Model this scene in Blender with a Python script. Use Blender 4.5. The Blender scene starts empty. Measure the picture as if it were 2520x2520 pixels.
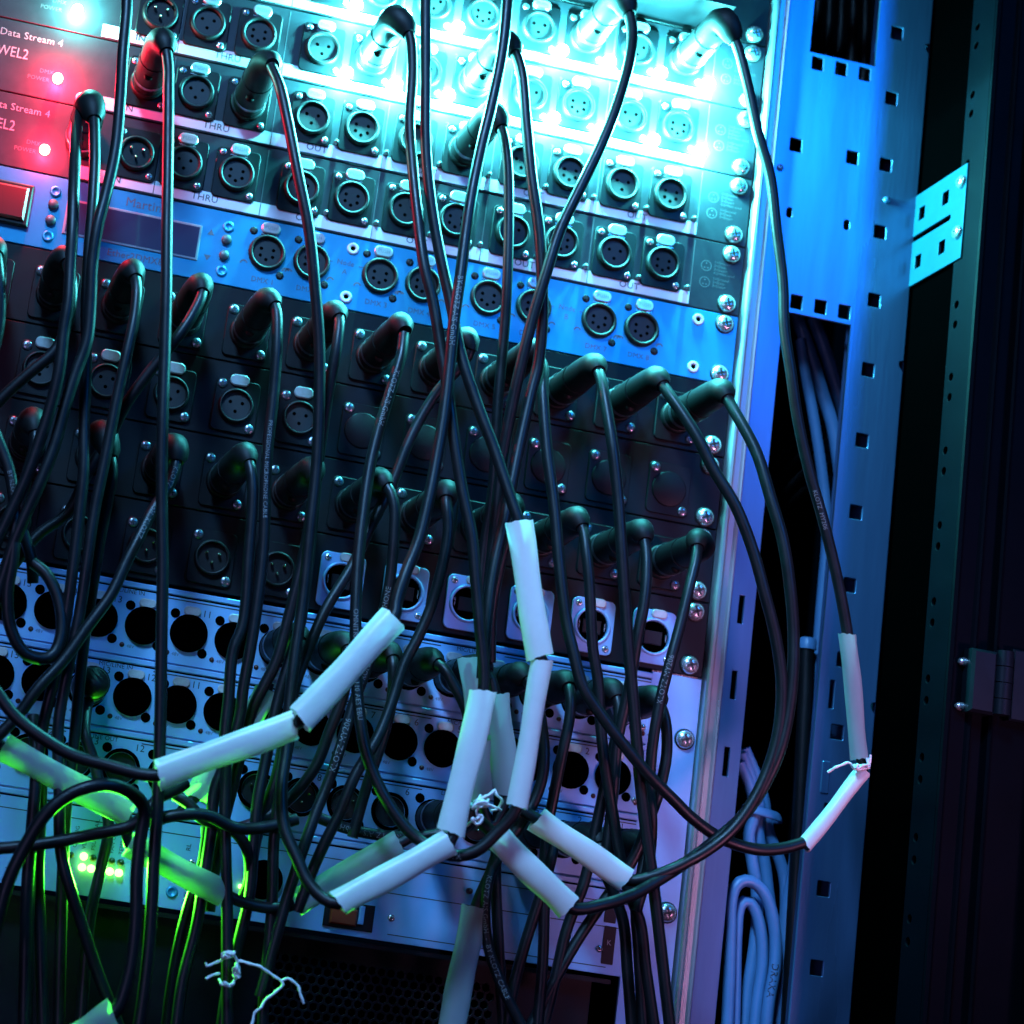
import bpy, math, random
import numpy as np
from mathutils import Vector, Matrix

S = bpy.context.scene
COL = S.collection
MM = 0.001

# ------------------------------------------------------------------ camera (solved from the 19-inch rack grid)
FPX, SIDE = 4600.0, 2520.0
PPX, PPY = 630.0, 1260.0                     # principal point: the square is the right part of a 3:2 frame
CAM = np.array([-182.8157, -1026.8311, -563.7818])
_w = np.array([0.19107, -0.16537, -0.15968]); _t = np.linalg.norm(_w); _k = _w / _t
_K = np.array([[0, -_k[2], _k[1]], [_k[2], 0, -_k[0]], [-_k[1], _k[0], 0]])
ROT = np.eye(3) + math.sin(_t) * _K + (1 - math.cos(_t)) * _K @ _K
cd = bpy.data.cameras.new('camera'); cam = bpy.data.objects.new('camera', cd); COL.objects.link(cam)
cd.sensor_fit = 'HORIZONTAL'; cd.sensor_width = 24.0; cd.lens = FPX / SIDE * 24.0
cd.shift_x = (SIDE / 2 - PPX) / SIDE; cd.shift_y = 0.0
cd.clip_start = 0.02; cd.clip_end = 50
m = Matrix.Identity(4)
for i in range(3):
    m[i][0] = ROT[i, 0]; m[i][1] = ROT[i, 2]; m[i][2] = -ROT[i, 1]; m[i][3] = CAM[i] * MM
cam.matrix_world = m
cd.dof.use_dof = True; cd.dof.focus_distance = 1.02; cd.dof.aperture_fstop = 5.0
S.camera = cam

# ------------------------------------------------------------------ world, lamps, exposure
W = bpy.data.worlds.new('World'); S.world = W; W.use_nodes = True
bgn = W.node_tree.nodes['Background']; bgn.inputs[0].default_value = (0.02, 0.16, 0.5, 1); bgn.inputs[1].default_value = 0.006
S.view_settings.view_transform = 'Standard'; S.view_settings.look = 'None'
S.view_settings.gamma = 1.0; S.view_settings.exposure = 0.0; S.view_settings.use_curve_mapping = False
S.cycles.max_bounces = 5; S.cycles.diffuse_bounces = 2; S.cycles.glossy_bounces = 2
S.cycles.transmission_bounces = 3; S.cycles.volume_bounces = 0; S.cycles.transparent_max_bounces = 6
S.cycles.use_denoising = True; S.cycles.sample_clamp_indirect = 4.0
S.cycles.caustics_reflective = False; S.cycles.caustics_refractive = False
S.cycles.volume_step_rate = 1.0

def area_lamp(name, loc, target, size, power, color, size_y=None, spread=None):
    l = bpy.data.lights.new(name, 'AREA'); l.energy = power; l.color = color
    l.shape = 'RECTANGLE'; l.size = size; l.size_y = size_y or size
    if spread: l.spread = math.radians(spread)
    o = bpy.data.objects.new(name, l); COL.objects.link(o)
    o.location = loc
    o.rotation_euler = (Vector(target) - Vector(loc)).to_track_quat('-Z', 'Y').to_euler()
    return o
area_lamp('stage_lamp_blue', (1.2, -2.0, 0.9), (0.30, 0, -0.05), 0.5, 1.8, (0.0, 0.24, 1.0), spread=45)
area_lamp('stage_lamp_cool', (-0.55, -1.15, 0.85), (0.06, -0.08, -0.27), 0.30, 2.3, (0.20, 0.52, 1.0), spread=32)
area_lamp('stage_lamp_pink', (0.85, -1.1, -0.8), (0.25, 0, -0.36), 0.16, 0.19, (1.0, 0.36, 0.70), spread=22)
area_lamp('stage_lamp_violet', (-0.9, -1.7, -0.6), (-0.05, 0, -0.40), 0.35, 0.28, (0.55, 0.42, 1.0), spread=50)

# ------------------------------------------------------------------ helpers
D = SIDE / 1932.0
def at(dx, dy, y):
    """a point of the place (mm) seen at photograph position (dx, dy) on the vertical plane y mm off the rack front"""
    d = ROT @ np.array([(dx * D - PPX) / FPX, 1.0, -(dy * D - PPY) / FPX])
    return CAM + d * ((y - CAM[1]) / d[1])

MATS = {}
def mat(name, col, rough=0.5, metal=0.0, var=0.0, vscale=60.0, bump=0.0, bscale=400.0, stretch=None, spec=0.5,
        emit=None, estr=0.0, translucent=0.0, rvar=0.0, coat=0.0):
    M_ = bpy.data.materials.new(name); M_.use_nodes = True
    nt = M_.node_tree; N = nt.nodes; L = nt.links
    b = N['Principled BSDF']
    b.inputs['Base Color'].default_value = (*col, 1); b.inputs['Roughness'].default_value = rough
    b.inputs['Metallic'].default_value = metal; b.inputs['Specular IOR Level'].default_value = spec
    b.inputs['Coat Weight'].default_value = coat
    if var or bump or rvar:
        tc = N.new('ShaderNodeTexCoord'); mp = N.new('ShaderNodeMapping'); L.new(tc.outputs['Object'], mp.inputs[0])
        if stretch: mp.inputs['Scale'].default_value = stretch
    if var:
        n = N.new('ShaderNodeTexNoise'); n.inputs['Scale'].default_value = vscale; n.inputs['Detail'].default_value = 5
        n.inputs['Roughness'].default_value = 0.65
        L.new(mp.outputs[0], n.inputs['Vector'])
        r = N.new('ShaderNodeValToRGB'); r.color_ramp.elements[0].position = 0.3; r.color_ramp.elements[1].position = 0.7
        r.color_ramp.elements[0].color = (*[c * (1 - var) for c in col], 1)
        r.color_ramp.elements[1].color = (*[min(1, c * (1 + var)) for c in col], 1)
        L.new(n.outputs['Fac'], r.inputs[0]); L.new(r.outputs[0], b.inputs['Base Color'])
    if rvar:
        n = N.new('ShaderNodeTexNoise'); n.inputs['Scale'].default_value = vscale * 1.7; n.inputs['Detail'].default_value = 4
        L.new(mp.outputs[0], n.inputs['Vector'])
        r = N.new('ShaderNodeMapRange'); r.inputs[3].default_value = max(0.05, rough - rvar); r.inputs[4].default_value = min(1, rough + rvar)
        L.new(n.outputs['Fac'], r.inputs[0]); L.new(r.outputs[0], b.inputs['Roughness'])
    if bump:
        n = N.new('ShaderNodeTexNoise'); n.inputs['Scale'].default_value = bscale; n.inputs['Detail'].default_value = 3
        L.new(mp.outputs[0], n.inputs['Vector'])
        bp = N.new('ShaderNodeBump'); bp.inputs['Strength'].default_value = bump; bp.inputs['Distance'].default_value = 0.0004
        L.new(n.outputs['Fac'], bp.inputs['Height']); L.new(bp.outputs[0], b.inputs['Normal'])
    if emit:
        b.inputs['Emission Color'].default_value = (*emit, 1); b.inputs['Emission Strength'].default_value = estr
    if translucent:
        tr = N.new('ShaderNodeBsdfTranslucent'); tr.inputs[0].default_value = (*col, 1)
        mx = N.new('ShaderNodeMixShader'); mx.inputs[0].default_value = translucent
        L.new(b.outputs[0], mx.inputs[1]); L.new(tr.outputs[0], mx.inputs[2])
        L.new(mx.outputs[0], N['Material Output'].inputs[0])
    MATS[name] = M_
    return M_

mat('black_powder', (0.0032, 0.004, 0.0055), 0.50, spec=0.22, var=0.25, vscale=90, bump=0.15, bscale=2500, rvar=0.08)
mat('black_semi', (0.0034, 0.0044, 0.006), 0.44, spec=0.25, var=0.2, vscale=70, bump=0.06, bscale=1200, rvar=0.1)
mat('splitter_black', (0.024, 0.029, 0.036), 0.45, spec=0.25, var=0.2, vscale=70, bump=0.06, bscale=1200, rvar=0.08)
mat('cable_print', (0.15, 0.16, 0.17), 0.6)
mat('black_plastic', (0.006, 0.006, 0.0065), 0.48, spec=0.30, var=0.2, vscale=150, bump=0.05, bscale=900)
mat('insert_grey', (0.008, 0.010, 0.011), 0.55, var=0.2, vscale=200)
mat('hole_black', (0.0002, 0.0002, 0.00025), 0.7, spec=0.0)
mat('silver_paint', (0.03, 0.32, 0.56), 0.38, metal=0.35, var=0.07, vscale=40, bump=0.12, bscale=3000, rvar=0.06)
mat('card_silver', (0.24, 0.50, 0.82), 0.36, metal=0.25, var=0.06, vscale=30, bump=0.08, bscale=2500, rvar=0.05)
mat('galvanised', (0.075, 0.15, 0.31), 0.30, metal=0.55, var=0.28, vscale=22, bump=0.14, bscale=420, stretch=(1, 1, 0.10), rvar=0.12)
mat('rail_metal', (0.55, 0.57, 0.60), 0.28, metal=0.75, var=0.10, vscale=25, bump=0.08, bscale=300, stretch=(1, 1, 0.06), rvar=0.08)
mat('label_white', (0.72, 0.75, 0.80), 0.45, var=0.05, vscale=50)
mat('print_white', (0.28, 0.30, 0.32), 0.6)
mat('print_grey', (0.10, 0.11, 0.12), 0.6)
mat('print_dark', (0.02, 0.022, 0.03), 0.6)
mat('print_mid', (0.10, 0.13, 0.17), 0.6)
mat('chrome', (0.72, 0.74, 0.78), 0.26, metal=0.85, var=0.1, vscale=400, rvar=0.08)
mat('steel_screw', (0.26, 0.28, 0.32), 0.3, metal=0.9, var=0.15, vscale=500)
mat('cross_dark', (0.03, 0.03, 0.03), 0.6)
mat('tab_metal', (0.72, 0.74, 0.76), 0.25, metal=0.6, var=0.12, vscale=300)
mat('tab_clear', (0.42, 0.43, 0.44), 0.3, var=0.2, vscale=200)
mat('pin_gold', (0.9, 0.85, 0.7), 0.15, metal=1.0)
mat('rubber', (0.0045, 0.0055, 0.007), 0.42, spec=0.35, var=0.2, vscale=80, bump=0.10, bscale=1500, rvar=0.14)
mat('plug_black', (0.004, 0.0045, 0.005), 0.56, spec=0.25, var=0.2, vscale=120, bump=0.05, bscale=700, rvar=0.08)
mat('sleeve', (0.88, 0.89, 0.88), 0.32, var=0.05, vscale=90, bump=0.35, bscale=110, translucent=0.36)
mat('sleeve_thin_shaded', (0.55, 0.60, 0.64), 0.4, var=0.05, vscale=90, bump=0.3, bscale=110, translucent=0.68)  # translucent sleeves; its dimmer colour also paints shade onto other sleeves
mat('string_white', (0.78, 0.76, 0.78), 0.7, var=0.1, vscale=600, bump=0.4, bscale=3000)
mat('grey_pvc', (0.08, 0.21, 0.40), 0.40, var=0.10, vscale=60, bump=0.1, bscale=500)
mat('display_glass', (0.035, 0.045, 0.10), 0.12, coat=0.5)
mat('display_bezel', (0.30, 0.33, 0.38), 0.4)
mat('button_dark', (0.05, 0.06, 0.07), 0.4)
mat('switch_red', (0.16, 0.012, 0.014), 0.3)
mat('orange_plastic', (0.22, 0.035, 0.012), 0.35)
mat('led_off', (0.16, 0.20, 0.20), 0.2)
mat('led_dark_red', (0.06, 0.012, 0.012), 0.3)
mat('led_dark_green', (0.03, 0.09, 0.01), 0.3)
mat('led_cyan', (0.1, 0.5, 0.45), 0.3, emit=(0.45, 1.0, 0.95), estr=120)
mat('led_red', (0.5, 0.05, 0.05), 0.3, emit=(1.0, 0.16, 0.14), estr=40)
mat('led_green', (0.2, 0.5, 0.05), 0.3, emit=(0.40, 1.0, 0.12), estr=7)
mat('cabinet_black', (0.0005, 0.0013, 0.003), 0.6, spec=0.04, var=0.2, vscale=30, bump=0.12, bscale=1500, rvar=0.08)
mat('hinge_steel', (0.008, 0.014, 0.02), 0.35, metal=0.5, var=0.2, vscale=80)
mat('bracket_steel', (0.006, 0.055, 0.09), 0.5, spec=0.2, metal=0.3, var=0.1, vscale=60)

class MB:
    """collects shapes in millimetres and links them as ONE mesh object"""
    def __init__(s): s.v = []; s.f = []; s.m = []; s.sm = []; s.mats = []
    def mi(s, name):
        if name not in s.mats: s.mats.append(name)
        return s.mats.index(name)
    def add(s, vs, fs, mt, smooth=False):
        o = len(s.v); s.v += [tuple(v) for v in vs]; k = s.mi(mt)
        for f in fs: s.f.append([i + o for i in f]); s.m.append(k); s.sm.append(smooth)
        return s
    def box(s, x0, x1, y0, y1, z0, z1, mt, bev=0.0):
        if bev <= 0:
            vs = [(x, y, z) for x in (x0, x1) for y in (y0, y1) for z in (z0, z1)]
            return s.add(vs, [(0, 1, 3, 2), (4, 6, 7, 5), (0, 4, 5, 1), (2, 3, 7, 6), (0, 2, 6, 4), (1, 5, 7, 3)], mt)
        b = bev      # chamfered front face (the -y side)
        vs = [(x0, y0 + b, z0), (x1, y0 + b, z0), (x1, y0 + b, z1), (x0, y0 + b, z1),
              (x0 + b, y0, z0 + b), (x1 - b, y0, z0 + b), (x1 - b, y0, z1 - b), (x0 + b, y0, z1 - b),
              (x0, y1, z0), (x1, y1, z0), (x1, y1, z1), (x0, y1, z1)]
        fs = [(4, 5, 6, 7), (0, 1, 5, 4), (1, 2, 6, 5), (2, 3, 7, 6), (3, 0, 4, 7), (8, 9, 1, 0), (9, 10, 2, 1), (10, 11, 3, 2), (11, 8, 0, 3), (11, 10, 9, 8)]
        return s.add(vs, fs, mt)
    def lathe(s, prof, cx, cz, mt, seg=20, smooth=True, closed_end=True):
        """prof: (radius, y) pairs turned about the y axis through (cx, cz)"""
        vs = []; fs = []; n = len(prof)
        for r, y in prof:
            for i in range(seg):
                a = 2 * math.pi * i / seg; vs.append((cx + r * math.cos(a), y, cz + r * math.sin(a)))
        for j in range(n - 1):
            for i in range(seg):
                k = (i + 1) % seg; fs.append((j * seg + i, j * seg + k, (j + 1) * seg + k, (j + 1) * seg + i))
        s.add(vs, fs, mt, smooth)
        if closed_end:
            r, y = prof[-1]
            if r > 1e-6: s.add(vs[(n - 1) * seg:], [tuple(range(seg))], mt)
        return s
    def rprism(s, cx, cz, w, h, r, y0, y1, mt, seg=5, bev=0.0):
        """rounded rectangle, front at y0, back at y1"""
        def ring(w, h, r, y):
            p = []
            for qx, qz, a0 in ((1, 1, 0), (-1, 1, 90), (-1, -1, 180), (1, -1, 270)):
                for i in range(seg + 1):
                    a = math.radians(a0 + 90 * i / seg)
                    p.append((cx + qx * (w / 2 - r) + r * math.cos(a), y, cz + qz * (h / 2 - r) + r * math.sin(a)))
            return p
        rings = [ring(w, h, r, y1)]
        if bev: rings += [ring(w, h, r, y0 + bev), ring(w - 2 * bev, h - 2 * bev, max(0.05, r - bev), y0)]
        else: rings += [ring(w, h, r, y0)]
        n = len(rings[0]); vs = sum(rings, []); fs = []
        for j in range(len(rings) - 1):
            for i in range(n):
                k = (i + 1) % n; fs.append((j * n + i, j * n + k, (j + 1) * n + k, (j + 1) * n + i))
        fs.append(tuple(range((len(rings) - 1) * n, len(rings) * n)))
        return s.add(vs, fs, mt)
    def disc(s, cx, cz, r, y, mt, seg=14):
        vs = [(cx + r * math.cos(2 * math.pi * i / seg), y, cz + r * math.sin(2 * math.pi * i / seg)) for i in range(seg)]
        return s.add(vs, [tuple(range(seg))], mt)
    def extrude(s, prof, z0, z1, mt, smooth=False):
        """open (x, y) profile drawn along z"""
        n = len(prof); vs = [(x, y, z0) for x, y in prof] + [(x, y, z1) for x, y in prof]
        return s.add(vs, [(i, i + 1, n + i + 1, n + i) for i in range(n - 1)], mt, smooth)
    def tube(s, pts, radii, mt, seg=10, caps=True, flat=None, inner=None):
        P = [np.array(p, float) for p in pts]; n = len(P)
        T = []
        for i in range(n):
            t = P[min(i + 1, n - 1)] - P[max(i - 1, 0)]; T.append(t / (np.linalg.norm(t) + 1e-12))
        view = CAM - P[0]
        a = view - T[0] * (view @ T[0]); a /= np.linalg.norm(a) + 1e-12
        vs = []
        for i in range(n):
            a = a - T[i] * (a @ T[i]); a /= np.linalg.norm(a) + 1e-12
            b = np.cross(T[i], a)
            ra = radii[i] if hasattr(radii, '__len__') else radii
            rb = ra
            if flat is not None: ra = ra * (flat[i] if hasattr(flat, '__len__') else flat)
            for k in range(seg):
                q = 2 * math.pi * k / seg
                vs.append(P[i] + a * (ra * math.cos(q)) + b * (rb * math.sin(q)))
        fs = [(j * seg + i, j * seg + (i + 1) % seg, (j + 1) * seg + (i + 1) % seg, (j + 1) * seg + i) for j in range(n - 1) for i in range(seg)]
        s.add(vs, fs, mt, True)
        if caps: s.add(vs[:seg], [tuple(range(seg))[::-1]], mt); s.add(vs[-seg:], [tuple(range(seg))], mt)
        return s
    def mesh(s, name):
        me = bpy.data.meshes.new(name)
        me.from_pydata([(x * MM, y * MM, z * MM) for x, y, z in s.v], [], s.f)
        for n in s.mats: me.materials.append(MATS[n])
        me.polygons.foreach_set('material_index', s.m); me.polygons.foreach_set('use_smooth', s.sm)
        me.update(); return me
    def build(s, name, parent=None, loc=(0, 0, 0)): return link(name, s.mesh(name), parent, loc)

def link(name, data, parent=None, loc=(0, 0, 0), rot=None):
    o = bpy.data.objects.new(name, data); COL.objects.link(o)
    o.location = [c * MM for c in loc]
    if rot: o.rotation_euler = rot
    if parent is not None: o.parent = parent
    return o
def tag(o, label, cat, group=None, kind=None):
    o['label'] = label; o['category'] = cat
    if group: o['group'] = group
    if kind: o['kind'] = kind
    return o
def thing(name, label, cat, loc=(0, 0, 0), group=None): return tag(link(name, None, None, loc), label, cat, group)

_tx = {}
def text_mesh(body, size, mt, align='CENTER', bold=0.0, squeeze=1.0, extr=0.0):
    key = (body, size, mt, align, bold, squeeze)
    if key not in _tx:
        c = bpy.data.curves.new('lettering', 'FONT'); c.body = body; c.size = size * 1.38 * MM; c.align_x = align; c.align_y = 'CENTER'
        c.resolution_u = 2; c.space_character = 1.04
        t = bpy.data.objects.new('t', c); COL.objects.link(t)
        bpy.context.view_layer.update()
        me = bpy.data.meshes.new_from_object(t); bpy.data.objects.remove(t); bpy.data.curves.remove(c)
        me.name = 'lettering'; me.materials.clear(); me.materials.append(MATS[mt])
        if squeeze != 1.0:
            for v in me.vertices: v.co.x *= squeeze
        _tx[key] = me
    return _tx[key]
def text(parent, body, X, Z, size, mt, y=-0.12, rot=0.0, **kw):
    """print on a front face: size is the capital height in mm"""
    return link('lettering', text_mesh(body, size, mt, **kw), parent, (X, y, Z), (math.radians(90), math.radians(-rot), 0))

def plate_curve(name, outer, holes, thick, mt, bev=0.25):
    """sheet metal with punched holes; outlines in (x, z), front face at y=0"""
    c = bpy.data.curves.new(name, 'CURVE'); c.dimensions = '2D'; c.fill_mode = 'BOTH'
    c.extrude = (thick / 2 - bev) * MM; c.bevel_depth = bev * MM; c.bevel_resolution = 1
    for poly in [outer] + holes:
        sp = c.splines.new('POLY'); sp.points.add(len(poly) - 1); sp.use_cyclic_u = True
        for p, (x, z) in zip(sp.points, poly): p.co = (x * MM, z * MM, 0, 1)
    t = bpy.data.objects.new('t', c); COL.objects.link(t); bpy.context.view_layer.update()
    me = bpy.data.meshes.new_from_object(t); bpy.data.objects.remove(t); bpy.data.curves.remove(c)
    me.name = name
    for v in me.vertices:
        x, z, e = v.co; v.co = (x, -e + thick / 2 * MM, z)
    me.materials.clear(); me.materials.append(MATS[mt]); me.update()
    return me
def rr(cx, cz, w, h, r, seg=3):
    p = []
    for qx, qz, a0 in ((1, 1, 0), (-1, 1, 90), (-1, -1, 180), (1, -1, 270)):
        for i in range(seg + 1):
            a = math.radians(a0 + 90 * i / seg)
            p.append((cx + qx * (w / 2 - r) + r * math.cos(a), cz + qz * (h / 2 - r) + r * math.sin(a)))
    return p
def rect(x0, x1, z0, z1): return [(x0, z0), (x1, z0), (x1, z1), (x0, z1)]

def spline(C, step=4.0):
    """Catmull-Rom (centripetal) through control points, resampled to an even step in mm"""
    C = [np.array(c, float) for c in C]
    C = [2 * C[0] - C[1]] + C + [2 * C[-1] - C[-2]]
    out = []
    for i in range(1, len(C) - 2):
        p0, p1, p2, p3 = C[i - 1:i + 3]
        t0 = 0; t1 = t0 + max(1e-3, np.linalg.norm(p1 - p0)) ** .5; t2 = t1 + max(1e-3, np.linalg.norm(p2 - p1)) ** .5; t3 = t2 + max(1e-3, np.linalg.norm(p3 - p2)) ** .5
        for t in np.linspace(t1, t2, 14, endpoint=False):
            A1 = (t1 - t) / (t1 - t0) * p0 + (t - t0) / (t1 - t0) * p1
            A2 = (t2 - t) / (t2 - t1) * p1 + (t - t1) / (t2 - t1) * p2
            A3 = (t3 - t) / (t3 - t2) * p2 + (t - t2) / (t3 - t2) * p3
            B1 = (t2 - t) / (t2 - t0) * A1 + (t - t0) / (t2 - t0) * A2
            B2 = (t3 - t) / (t3 - t1) * A2 + (t - t1) / (t3 - t1) * A3
            out.append((t2 - t) / (t2 - t1) * B1 + (t - t1) / (t2 - t1) * B2)
    out.append(C[-2]); out = np.array(out)
    d = np.concatenate([[0], np.cumsum(np.linalg.norm(np.diff(out, axis=0), axis=1))])
    n = max(4, int(d[-1] / step)); q = np.linspace(0, d[-1], n + 1)
    return np.stack([np.interp(q, d, out[:, k]) for k in range(3)], 1)
# ------------------------------------------------------------------ rack furniture: shared meshes
U = 44.45
def ztop(u): return -(u - 1) * U
def _screw(r, h, mt, cross=True, seg=12):
    b = MB(); b.lathe([(r, 0), (r, -h * .35), (r * .82, -h * .75), (r * .45, -h), (r * .3, -h * 1.02)], 0, 0, mt, seg)
    if cross:
        w = r * .13; l = r * .58; y = -h * 1.06
        for a in (20, 110):
            c, s_ = math.cos(math.radians(a)), math.sin(math.radians(a))
            b.add([(c * i * l - s_ * j * w, y, s_ * i * l + c * j * w) for i, j in ((-1, -1), (1, -1), (1, 1), (-1, 1))], [(0, 1, 2, 3)], 'cross_dark')
    return b
ME = {}
ME['rack_screw'] = _screw(5.4, 3.6, 'chrome', seg=18).lathe([(6.1, 0), (6.1, -.6), (5.2, -.7)], 0, 0, 'black_plastic', 18, closed_end=False).mesh('rack_screw')
ME['screw'] = _screw(2.9, 1.1, 'steel_screw').mesh('screw')
ME['screw_small'] = _screw(2.1, 1.0, 'chrome', seg=10).mesh('screw')
ME['screw_dark'] = _screw(2.4, 0.9, 'black_semi', seg=10).mesh('screw')

def socket_ring(ro, ri, mt, flange=None, fm=None):
    b = MB()
    if flange: b.rprism(0, 0, flange[0], flange[1], 3.0, -1.6, 0, fm, 4, 0.4)
    y = -1.6 if flange else 0
    b.lathe([(ro + .8, y), (ro + .6, y - 1.6), (ro, y - 2.8), (ro - .9, y - 3.0), (ri, y - 1.8), (ri, y - .1)], 0, 0, mt, 26, closed_end=False)
    return b
ME['socket_black'] = socket_ring(10.0, 8.2, 'black_plastic', (26, 31), 'black_semi').mesh('xlr_socket')
ME['socket_plain'] = socket_ring(10.2, 8.3, 'black_plastic').mesh('xlr_socket')
ME['socket_stage'] = socket_ring(9.9, 8.8, 'hole_black').mesh('xlr_socket')
def insert(n, y=-0.6, r=8.3, mt='insert_grey'):
    b = MB(); b.disc(0, 0, r, y, mt, 24)
    if n == 3: pos = [(-3.5, 2.0), (3.5, 2.0), (0, -3.2)]
    else: pos = [(4.2 * math.sin(math.radians(a)), -4.2 * math.cos(math.radians(a))) for a in (-120, -60, 0, 60, 120)]
    for x, z in pos: b.disc(x, z, 1.05, y - .08, 'hole_black', 10)
    return b
ME['insert3'] = insert(3).mesh('insert'); ME['insert5'] = insert(5).mesh('insert')
ME['insert_stage'] = insert(3, -0.3, 8.9, 'hole_black').mesh('insert')
def male(y=-0.3):
    b = MB(); b.disc(0, 0, 8.4, y, 'black_plastic', 24)
    for x, z in ((-3.6, 2.2), (3.6, 2.2), (0, -2.8)): b.lathe([(.85, y), (.85, y - 3), (.5, y - 3.6), (0.1, y - 3.8)], x, z, 'pin_gold', 8)
    return b
ME['pins'] = male().mesh('insert')
def tab(w, h, mt, y=-1.6):
    b = MB(); b.rprism(0, 0, w, h, min(w, h) * .46, y - 1.7, y, mt, 5, .6); return b
ME['tab_metal'] = tab(11.2, 6.6, 'tab_metal').mesh('push_tab')
ME['tab_clear'] = tab(9.6, 5.2, 'tab_clear', 0).mesh('push_tab')
ME['latch'] = MB().box(-5, -1.2, -2.1, -1.5, -.35, .35, 'chrome').box(1.2, 5, -2.1, -1.5, -.35, .35, 'chrome').mesh('latch')

def xlr(parent, X, Z, style='black', n=3, is_male=False, push=True, tabmat='tab_metal', screw='screw_small', y=0):
    s = link('xlr_socket', ME['socket_' + style], parent, (X, y, Z))
    yo = -1.6 if style == 'black' else 0
    if is_male: link('insert', ME['pins'], s, (0, yo, 0))
    else: link('insert', ME['insert_stage'] if style == 'stage' else ME['insert%d' % n], s, (0, yo, 0))
    if push:
        if style == 'stage': link('push_tab', ME['tab_clear'], s, (0.2, 0, 14.6))
        else:
            link('push_tab', ME[tabmat], s, (0.2, yo + 1.6 if style == 'black' else yo + 1.4, 14.9)); link('latch', ME['latch'], s, (0, yo + 1.6, 11.2))
            link('lettering', text_mesh('PUSH', 2.2, 'print_mid'), s, (0.2, yo - 1.83 if style == 'black' else yo - 2.0, 14.9), (math.radians(90), 0, 0))
    if screw:
        for dx, dz in ((-9.5, 12), (9.5, -12)):
            link('screw', ME[screw], s, (dx, yo, dz))
    return s

def led(parent, X, Z, mt, r=2.2, y=0, power=0, color=(1, 1, 1), off=9.0, rad=2.2, spot=0):
    b = MB(); b.lathe([(r, 0), (r, -2.2), (r * .85, -3.4), (r * .5, -4.2), (r * .1, -4.5)], 0, 0, mt, 12)
    key = 'led_%s_%s' % (mt, r)
    if key not in ME: ME[key] = b.mesh('led')
    o = link('led', ME[key], parent, (X, y, Z))
    if power:
        l = bpy.data.lights.new('led_light', 'SPOT' if spot else 'POINT'); l.energy = power; l.color = color; l.shadow_soft_size = rad * MM
        if spot: l.spot_size = math.radians(spot); l.spot_blend = 0.7
        link('led_light', l, parent, (X, y - off, Z), (math.radians(-96), 0, 0) if spot else None)
    return o

def ear_screws(panel, u, n=2, right_only=True):
    for dz in (6.35, 38.1): link('rack_screw', ME['rack_screw'], panel, (233.0, -1.2, -dz))

def rack_panel(name, label, cat, u, mt, h=1, x0=-241.3, depth=30, group=None):
    t = thing(name, label, cat, (0, 0, ztop(u)), group)
    b = MB(); H = U * h
    b.box(x0, 241.3, 0, 3, -H + .35, -.35, mt, bev=.35)
    b.box(-222, 212, 3, depth, -H + 1, -1, mt)
    b.build('front_panel', t)
    for i in range(h):
        for dz in (6.35, 38.1):
            if i in (0, h - 1): link('rack_screw', ME['rack_screw'], t, (233.0, 0, -dz - i * U))
    return t

# ------------------------------------------------------------------ blank panel at the top
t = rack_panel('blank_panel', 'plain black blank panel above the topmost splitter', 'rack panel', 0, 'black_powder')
b = MB(); b.box(-60, 206, -34, 0, -41.5, -40.3, 'black_semi'); b.build('shelf_lip', t)

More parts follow.
